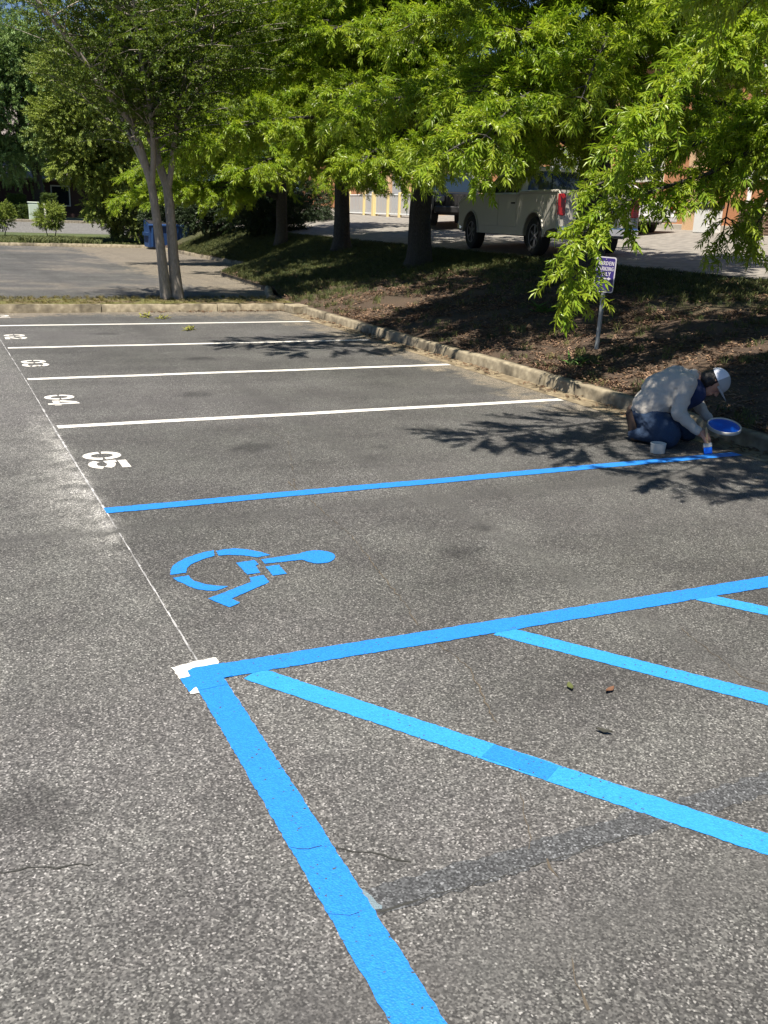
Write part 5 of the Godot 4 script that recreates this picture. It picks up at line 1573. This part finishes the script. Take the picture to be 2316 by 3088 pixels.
# ------------------------------------------------------------------ the painter
func sdf_into(mb: MB, bones: Array, cell: float, k: float, amp := 0.0, nz: FastNoiseLite = null) -> void:
	# bones: [a, b, ra, rb]; smooth union of tapered capsules meshed as surface nets
	var lo := Vector3.ONE * 1e9
	var hi := -lo
	for b in bones:
		var r: float = maxf(b[2], b[3]) + k + cell * 3
		for e in 2:
			lo = lo.min(b[e] - Vector3.ONE * r)
			hi = hi.max(b[e] + Vector3.ONE * r)
	var nx := int((hi.x - lo.x) / cell) + 2
	var ny := int((hi.y - lo.y) / cell) + 2
	var nzz := int((hi.z - lo.z) / cell) + 2
	var f := PackedFloat32Array()
	f.resize(nx * ny * nzz)
	f.fill(1e3)
	for b in bones:
		var pa: Vector3 = b[0]
		var pb: Vector3 = b[1]
		var ra: float = b[2]
		var rb: float = b[3]
		var m: float = maxf(ra, rb) + k + cell * 2
		var l0: Vector3 = ((pa.min(pb) - Vector3.ONE * m) - lo) / cell
		var l1: Vector3 = ((pa.max(pb) + Vector3.ONE * m) - lo) / cell
		var ba := pb - pa
		var bb := maxf(ba.length_squared(), 1e-9)
		for z in range(maxi(0, int(l0.z)), mini(nzz, int(l1.z) + 1)):
			for y in range(maxi(0, int(l0.y)), mini(ny, int(l1.y) + 1)):
				for x in range(maxi(0, int(l0.x)), mini(nx, int(l1.x) + 1)):
					var p := lo + Vector3(x, y, z) * cell
					var pq := p - pa
					var h := clampf(pq.dot(ba) / bb, 0.0, 1.0)
					var d := (pq - ba * h).length() - lerpf(ra, rb, h)
					var i := (z * ny + y) * nx + x
					var o := f[i]
					var e := maxf(k - absf(o - d), 0.0) / k
					f[i] = minf(o, d) - e * e * k * 0.25
	if amp > 0.0:
		for z in nzz:
			for y in ny:
				for x in nx:
					var i := (z * ny + y) * nx + x
					if absf(f[i]) < cell * 3: f[i] += amp * nz.get_noise_3d(x * cell, y * cell, z * cell)
	var idx := {}
	var st := mb.v.size()
	for z in nzz - 1:
		for y in ny - 1:
			for x in nx - 1:
				var i := (z * ny + y) * nx + x
				var neg := 0
				var vals := [f[i], f[i + 1], f[i + nx], f[i + nx + 1], f[i + nx * ny], f[i + nx * ny + 1], f[i + nx * ny + nx], f[i + nx * ny + nx + 1]]
				for q in vals:
					if q < 0.0: neg += 1
				if neg == 0 or neg == 8: continue
				var acc := Vector3.ZERO
				var cnt := 0
				for e in [[0, 1], [2, 3], [4, 5], [6, 7], [0, 2], [1, 3], [4, 6], [5, 7], [0, 4], [1, 5], [2, 6], [3, 7]]:
					var va: float = vals[e[0]]
					var vb: float = vals[e[1]]
					if (va < 0.0) == (vb < 0.0): continue
					var t := va / (va - vb)
					var c0 := Vector3(e[0] & 1, (e[0] >> 1) & 1, e[0] >> 2)
					var c1 := Vector3(e[1] & 1, (e[1] >> 1) & 1, e[1] >> 2)
					acc += c0.lerp(c1, t)
					cnt += 1
				idx[i] = mb.v.size()
				var g := Vector3(vals[1] - vals[0] + vals[3] - vals[2] + vals[5] - vals[4] + vals[7] - vals[6], vals[2] - vals[0] + vals[3] - vals[1] + vals[6] - vals[4] + vals[7] - vals[5], vals[4] - vals[0] + vals[5] - vals[1] + vals[6] - vals[2] + vals[7] - vals[3])
				mb.vert(lo + (Vector3(x, y, z) + acc / cnt) * cell, g.normalized())
	var dim := [1, nx, nx * ny]
	for z in range(1, nzz - 1):
		for y in range(1, ny - 1):
			for x in range(1, nx - 1):
				var i := (z * ny + y) * nx + x
				var a := f[i] < 0.0
				for ax in 3:
					if a == (f[i + dim[ax]] < 0.0): continue
					var u: int = dim[(ax + 1) % 3]
					var w: int = dim[(ax + 2) % 3]
					var q := [i, i - u, i - u - w, i - w]
					if not (idx.has(q[0]) and idx.has(q[1]) and idx.has(q[2]) and idx.has(q[3])): continue
					var v0: int = idx[q[0]]
					var v1: int = idx[q[1]]
					var v2: int = idx[q[2]]
					var v3: int = idx[q[3]]
					# a inside: surface normal along +ax
					if a: mb.ix.append_array(PackedInt32Array([v0, v2, v1, v0, v3, v2]))
					else: mb.ix.append_array(PackedInt32Array([v0, v1, v2, v0, v2, v3]))

func hand_bones(palm: Vector3, fwd: Vector3, down: Vector3, thumb_side: Vector3, curl: float) -> Array:
	# palm centre, direction of the fingers, palm-facing direction, side the thumb leaves from
	var o := []
	var wrist := palm - fwd * 0.05
	for k in 4:
		var s := thumb_side * (0.028 - 0.019 * k)
		o.append([wrist + s * 0.7, palm + fwd * 0.036 + s, 0.015, 0.012])
		var l: float = [0.042, 0.047, 0.043, 0.034][k]
		var p := palm + fwd * 0.04 + s
		var d := fwd
		for j in 3:
			d = d.rotated(fwd.cross(down).normalized(), curl * [0.55, 0.9, 0.6][j]).normalized()
			var e: Vector3 = p + d * l * [1.0, 0.68, 0.52][j]
			o.append([p, e, 0.0098 - 0.001 * j, 0.0092 - 0.001 * j])
			p = e
	var tb := palm - fwd * 0.028 + thumb_side * 0.03
	var t1 := tb + (thumb_side * 0.7 + fwd * 0.55 + down * 0.35).normalized() * 0.04
	var t2 := t1 + (fwd * 0.75 + down * 0.75 - thumb_side * 0.1).normalized() * 0.032
	o.append([tb - thumb_side * 0.012, t1, 0.014, 0.0105])
	o.append([t1, t2, 0.0105, 0.009])
	return o

func build_person() -> void:
	var V := func(a, b, c): return Vector3(a, b, c)
	var xf := Transform3D(Basis(Vector3.UP, -0.7236).scaled(Vector3.ONE * 1.05), Vector3(5.33, 0.0, -7.15))
	# pose in his own axes: x the way he faces, y up, z to his right
	var pel := Vector3(-0.17, 0.27, 0)
	var chest := Vector3(0.07, 0.53, 0)
	var sh_r := Vector3(0.14, 0.565, 0.165)
	var sh_l := Vector3(0.14, 0.565, -0.165)
	var el_r := Vector3(0.10, 0.315, 0.27)
	var wr_r := Vector3(0.29, 0.175, 0.32)
	var ha_r := Vector3(0.345, 0.145, 0.335)
	var el_l := Vector3(0.24, 0.36, -0.24)
	var wr_l := Vector3(0.375, 0.21, -0.14)
	var ha_l := Vector3(0.415, 0.172, -0.085)
	var head := Vector3(0.37, 0.575, 0.01)
	var hf := Vector3(0.45, -0.87, 0.15).normalized()
	var hs := hf.cross(Vector3(0.87, 0.45, 0)).normalized()
	var hu := hs.cross(hf).normalized()
	var hip_r := Vector3(-0.16, 0.255, 0.1)
	var hip_l := Vector3(-0.16, 0.255, -0.1)
	var kn_r := Vector3(0.03, 0.095, 0.25)
	var kn_l := Vector3(0.2, 0.095, -0.1)
	var an_r := Vector3(-0.26, 0.08, 0.12)
	var an_l := Vector3(-0.24, 0.08, -0.12)
	var mb := MB.new()
	var sc := 0.85
	var body := [[pel + Vector3(0, 0, 0.06), chest + Vector3(0, 0, 0.07), 0.11, 0.11], [pel - Vector3(0, 0, 0.06), chest - Vector3(0, 0, 0.07), 0.11, 0.11], [chest, Vector3(0.2, 0.605, 0), 0.1, 0.06], [Vector3(0.2, 0.605, 0), head - hu * 0.05 - hf * 0.02, 0.055, 0.052],
		[sh_r, el_r, 0.045, 0.036], [el_r, wr_r, 0.036, 0.025], [sh_l, el_l, 0.045, 0.036], [el_l, wr_l, 0.036, 0.025], [sh_r, chest, 0.05, 0.08], [sh_l, chest, 0.05, 0.08], [wr_r, ha_r, 0.024, 0.022], [wr_l, ha_l, 0.024, 0.022],
		[hip_r, kn_r, 0.085, 0.055], [hip_l, kn_l, 0.085, 0.055], [kn_r, an_r, 0.05, 0.038], [kn_l, an_l, 0.05, 0.038]]
	sdf_into(mb, body, 0.014, 0.03)
	# head with face
	var hb := [[head + hu * 0.03 - hf * 0.02, head + hu * 0.035 + hf * 0.02, 0.082, 0.078], [head + hu * 0.0 + hf * 0.02, head - hu * 0.07 + hf * 0.045, 0.07, 0.045], [head - hu * 0.085 + hf * 0.05, head - hu * 0.092 + hf * 0.07, 0.03, 0.022],
		[head + hu * 0.012 + hf * 0.09, head - hu * 0.022 + hf * 0.112, 0.011, 0.015], [head - hu * 0.026 + hf * 0.1 - hs * 0.012, head - hu * 0.026 + hf * 0.1 + hs * 0.012, 0.01, 0.01], [head + hu * 0.03 + hf * 0.085 - hs * 0.035, head + hu * 0.03 + hf * 0.085 + hs * 0.035, 0.016, 0.016],
		[head - hu * 0.055 + hf * 0.088 - hs * 0.02, head - hu * 0.055 + hf * 0.088 + hs * 0.02, 0.009, 0.009], [head - hu * 0.066 + hf * 0.086 - hs * 0.015, head - hu * 0.066 + hf * 0.086 + hs * 0.015, 0.009, 0.009],
		[head + hs * 0.076 + hu * 0.015 - hf * 0.01, head + hs * 0.076 - hu * 0.028 - hf * 0.005, 0.015, 0.011], [head - hs * 0.076 + hu * 0.015 - hf * 0.01, head - hs * 0.076 - hu * 0.028 - hf * 0.005, 0.015, 0.011], [head - hu * 0.06 - hf * 0.02, Vector3(0.22, 0.61, 0), 0.05, 0.054]]
	sdf_into(mb, hb, 0.0055, 0.014)
	sdf_into(mb, hand_bones(ha_r, Vector3(0.55, -0.72, 0.2).normalized(), Vector3(-0.6, -0.5, -0.5).normalized(), Vector3(0.5, 0.3, -0.75).normalized(), 0.95), 0.0038, 0.008)
	sdf_into(mb, hand_bones(ha_l, Vector3(0.6, -0.15, 0.75).normalized(), Vector3(0.1, 0.97, 0.1).normalized(), Vector3(0.78, 0.1, -0.6).normalized(), 0.3), 0.0038, 0.008)
	var o := single("person", mb.mesh(), M.skin, "person in grey shirt, jeans and white cap kneeling to paint a blue line", "person")
	o.transform = xf
	var wr := noise(13.0, 801, FastNoiseLite.TYPE_SIMPLEX_SMOOTH, 2)
	# shirt
	mb = MB.new()
	var cuff_r := el_r.lerp(wr_r, 0.92)
	var cuff_l := el_l.lerp(wr_l, 0.92)
	sdf_into(mb, [[Vector3(-0.18, 0.335, 0.09), chest + Vector3(-0.01, 0.005, 0.085), 0.125, 0.125], [Vector3(-0.18, 0.335, -0.09), chest + Vector3(-0.01, 0.005, -0.085), 0.125, 0.125], [Vector3(-0.09, 0.465, 0), Vector3(0.05, 0.56, 0), 0.155, 0.135], [Vector3(-0.17, 0.30, 0.1), Vector3(-0.02, 0.40, 0.12), 0.125, 0.115], [chest, Vector3(0.19, 0.6, 0), 0.115, 0.075], [sh_r, chest, 0.075, 0.11], [sh_l, chest, 0.075, 0.11],
		[sh_r, el_r, 0.078, 0.058], [el_r, cuff_r, 0.058, 0.043], [sh_l, el_l, 0.072, 0.058], [el_l, cuff_l, 0.055, 0.042]], 0.0105, 0.035, 0.011, wr)
	part("shirt", mb.mesh(), M.shirt, o)
	mb = MB.new()
	sdf_into(mb, [[Vector3(-0.06, 0.3, 0.0), Vector3(0.2, 0.49, 0.03), 0.12, 0.115], [Vector3(0.05, 0.35, 0.07), Vector3(0.22, 0.45, 0.06), 0.09, 0.09]], 0.012, 0.03, 0.006, wr)
	part("undershirt", mb.mesh(), M.navy, o)
	mb = MB.new()
	sdf_into(mb, [[pel + Vector3(-0.01, 0, 0.07), pel + Vector3(0.0, 0, -0.07), 0.135, 0.135], [hip_r, kn_r, 0.13, 0.1], [hip_r + Vector3(0.05, 0.0, 0.02), kn_r + Vector3(0.02, 0.05, 0.0), 0.11, 0.09], [hip_l, kn_l, 0.115, 0.085], [kn_r, an_r, 0.08, 0.06], [kn_l, an_l, 0.075, 0.058]], 0.0115, 0.03, 0.011, wr)
	part("jeans", mb.mesh(), M.jeans, o)
	mb = MB.new()
	for sd in [1, -1]:
		mb = MB.new()
		sdf_into(mb, [[Vector3(-0.245, 0.05, 0.12 * sd), Vector3(-0.315, 0.25, 0.11 * sd), 0.048, 0.042], [Vector3(-0.2, 0.045, 0.12 * sd), Vector3(-0.25, 0.05, 0.12 * sd), 0.04, 0.046], [Vector3(-0.3, 0.23, 0.11 * sd), Vector3(-0.262, 0.1, 0.12 * sd), 0.04, 0.05]], 0.01, 0.02)
		part("boot", mb.mesh(), M.boot, o)
	mb = MB.new()
	sdf_into(mb, [[head + hu * 0.02 - hf * 0.03, head - hu * 0.05 - hf * 0.045, 0.088, 0.075], [head - hu * 0.05 - hf * 0.05, head - hu * 0.1 - hf * 0.07, 0.07, 0.055], [head + hs * 0.06 - hf * 0.02, head + hs * 0.062 - hu * 0.05 - hf * 0.015, 0.035, 0.03], [head - hs * 0.06 - hf * 0.02, head - hs * 0.062 - hu * 0.05 - hf * 0.015, 0.035, 0.03]], 0.009, 0.02, 0.01, noise(30.0, 802))
	part("hair", mb.mesh(), M.hair, o)
	# cap: white mesh back, grey front and brim
	var hb2 := Basis(hs, hu, -hf)      # cap axes: x side, y up, z back
	var dome := func(a0: float, a1: float, r: float) -> MB:
		var m := MB.new()
		var rows := []
		for i in 10:
			var e := PI * 0.5 * i / 9.0
			var row := []
			for k in 15:
				var a := lerpf(a0, a1, k / 14.0)
				row.append(head + hu * 0.035 + hb2 * Vector3(cos(a) * cos(e) * r, sin(e) * r * 1.02, sin(a) * cos(e) * r * 1.12))
			rows.append(row)
		m.grid(rows)
		return m
	part("cap_back", dome.call(0.0, PI, 0.104).mesh(), M.cap_white, o)
	part("cap_front", dome.call(PI, TAU, 0.1045).mesh(), M.cap_grey, o)
	mb = MB.new()
	var rows := []
	for i in 6:
		var row := []
		for k in 13:
			var a := PI + PI * (0.12 + 0.76 * k / 12.0)
			var r := 0.1 + 0.075 * (i / 5.0) * sin(PI * (0.05 + 0.9 * k / 12.0))
			row.append(head + hu * 0.037 + hb2 * Vector3(cos(a) * (0.1 + 0.01 * i / 5.0), -0.012 * pow(cos(a), 2.0) * i / 5.0 * 2.0, sin(a) * r * 1.14))
		rows.append(row)
	mb.grid(rows)
	var low := []
	for row in rows:
		var q := []
		for p in row: q.append(p - hu * 0.005)
		q.reverse()
		low.append(q)
	mb.grid(low)
	part("cap_brim", mb.mesh(), M.cap_grey, o)
	# brush in his right hand
	var b := thing("paint_brush", Vector3.ZERO, "paint brush loaded with blue paint held over the blue line", "brush")
	b.transform = xf
	var tip := Vector3(0.385, 0.012, 0.40)
	var grip := Vector3(0.355, 0.16, 0.345)
	var bd := (grip - tip).normalized()
	mb = MB.new()
	mb.tube([tip + bd * 0.09, tip + bd * 0.13, tip + bd * 0.19, tip + bd * 0.23], [0.014, 0.009, 0.011, 0.007], 10)
	part("handle", mb.mesh(), M.wood, b)
	mb = MB.new()
	mb.box(tip + bd * 0.075, Vector3(0.075, 0.04, 0.02), Basis(Quaternion(Vector3.UP, bd)), 0.004)
	part("ferrule", mb.mesh(), M.galvanised, b)
	mb = MB.new()
	mb.box(tip + bd * 0.028, Vector3(0.07, 0.06, 0.016), Basis(Quaternion(Vector3.UP, bd)), 0.005)
	part("bristles", mb.mesh(), M.wet_blue, b)
	# round tray of paint in his left hand
	var tr := thing("paint_tray", Vector3.ZERO, "round white lid used as a tray, filled with blue paint", "tray")
	tr.transform = xf * Transform3D(Basis(Vector3(1, 0, 0), deg_to_rad(15.0)) * Basis(Vector3(0, 0, 1), deg_to_rad(-5.0)).scaled(Vector3.ONE * 0.9), Vector3(0.50, 0.197, 0.07))
	mb = MB.new()
	mb.lathe(Vector3.ZERO, [[0.150, 0.004], [0.154, 0.018], [0.160, 0.020], [0.166, 0.017], [0.167, -0.012], [0.155, -0.016], [0.001, -0.016]], 40)
	part("lid", mb.mesh(), M.white_plastic, tr)
	mb = MB.new()
	mb.lathe(Vector3.ZERO, [[0.001, 0.0085], [0.1, 0.0085], [0.1535, 0.0095], [0.1545, 0.0005]], 40)
	part("paint_pool", mb.mesh(), M.wet_blue, tr)
	# small white tub
	var cup := thing("paint_tub", Vector3(4.95, 0.0, -6.78), "small white plastic tub standing on asphalt before the painter's knee", "tub")
	mb = MB.new()
	mb.lathe(Vector3.ZERO, [[0.001, 0.012], [0.058, 0.012], [0.066, 0.09], [0.068, 0.093], [0.071, 0.092], [0.071, 0.087], [0.069, 0.085], [0.064, 0.003], [0.058, 0.001], [0.001, 0.001]], 32)
	part("wall", mb.mesh(), M.white_plastic, cup)

# ------------------------------------------------------------------ scene
func _ready() -> void:
	# camera
	var cam := Camera3D.new()
	cam.name = "camera"
	add_child(cam)
	cam.position = Vector3(-0.985, 1.997, 0.0)
	cam.rotation_order = EULER_ORDER_YXZ
	cam.rotation = Vector3(-0.296967, -0.441505, 0.035392)
	cam.fov = 55.46
	cam.near = 0.05
	cam.far = 900.0
	cam.current = true
	# sky and exposure
	var env := Environment.new()
	env.background_mode = Environment.BG_SKY
	var sm := ProceduralSkyMaterial.new()
	sm.sky_top_color = lin(0.10, 0.22, 0.50)
	sm.sky_horizon_color = lin(0.42, 0.58, 0.78)
	sm.sky_curve = 0.12
	sm.ground_horizon_color = lin(0.2, 0.22, 0.2)
	sm.ground_bottom_color = lin(0.08, 0.09, 0.07)
	sm.sun_angle_max = 1.0
	var sky := Sky.new()
	sky.sky_material = sm
	env.sky = sky
	env.background_energy_multiplier = 0.42
	env.tonemap_mode = Environment.TONE_MAPPER_LINEAR
	env.tonemap_exposure = 2.1
	env.sdfgi_enabled = true
	env.ssao_enabled = true
	env.ssil_enabled = true
	var we := WorldEnvironment.new()
	we.name = "environment"
	we.environment = env
	add_child(we)
	# sun: high, a little behind and left of the camera
	var sun := DirectionalLight3D.new()
	sun.name = "sun"
	add_child(sun)
	sun.look_at_from_position(Vector3.ZERO, -Vector3(-0.30, 0.90, 0.31), Vector3(0, 0, -1))
	sun.light_energy = 1.6
	sun.light_color = Color(1.0, 0.965, 0.91)
	sun.light_angular_distance = 0.53
	sun.shadow_enabled = true
	bump_noise = noise(0.3, 99)
	make_materials()
	make_sprays()
	build_ground()
	build_kerbs()
	build_buildings()
	build_oaks()
	crape_myrtle()
	build_far_trees()
	build_cover()
	build_markings()
	build_cracks()
	build_vehicles()
	build_sign()
	build_person()
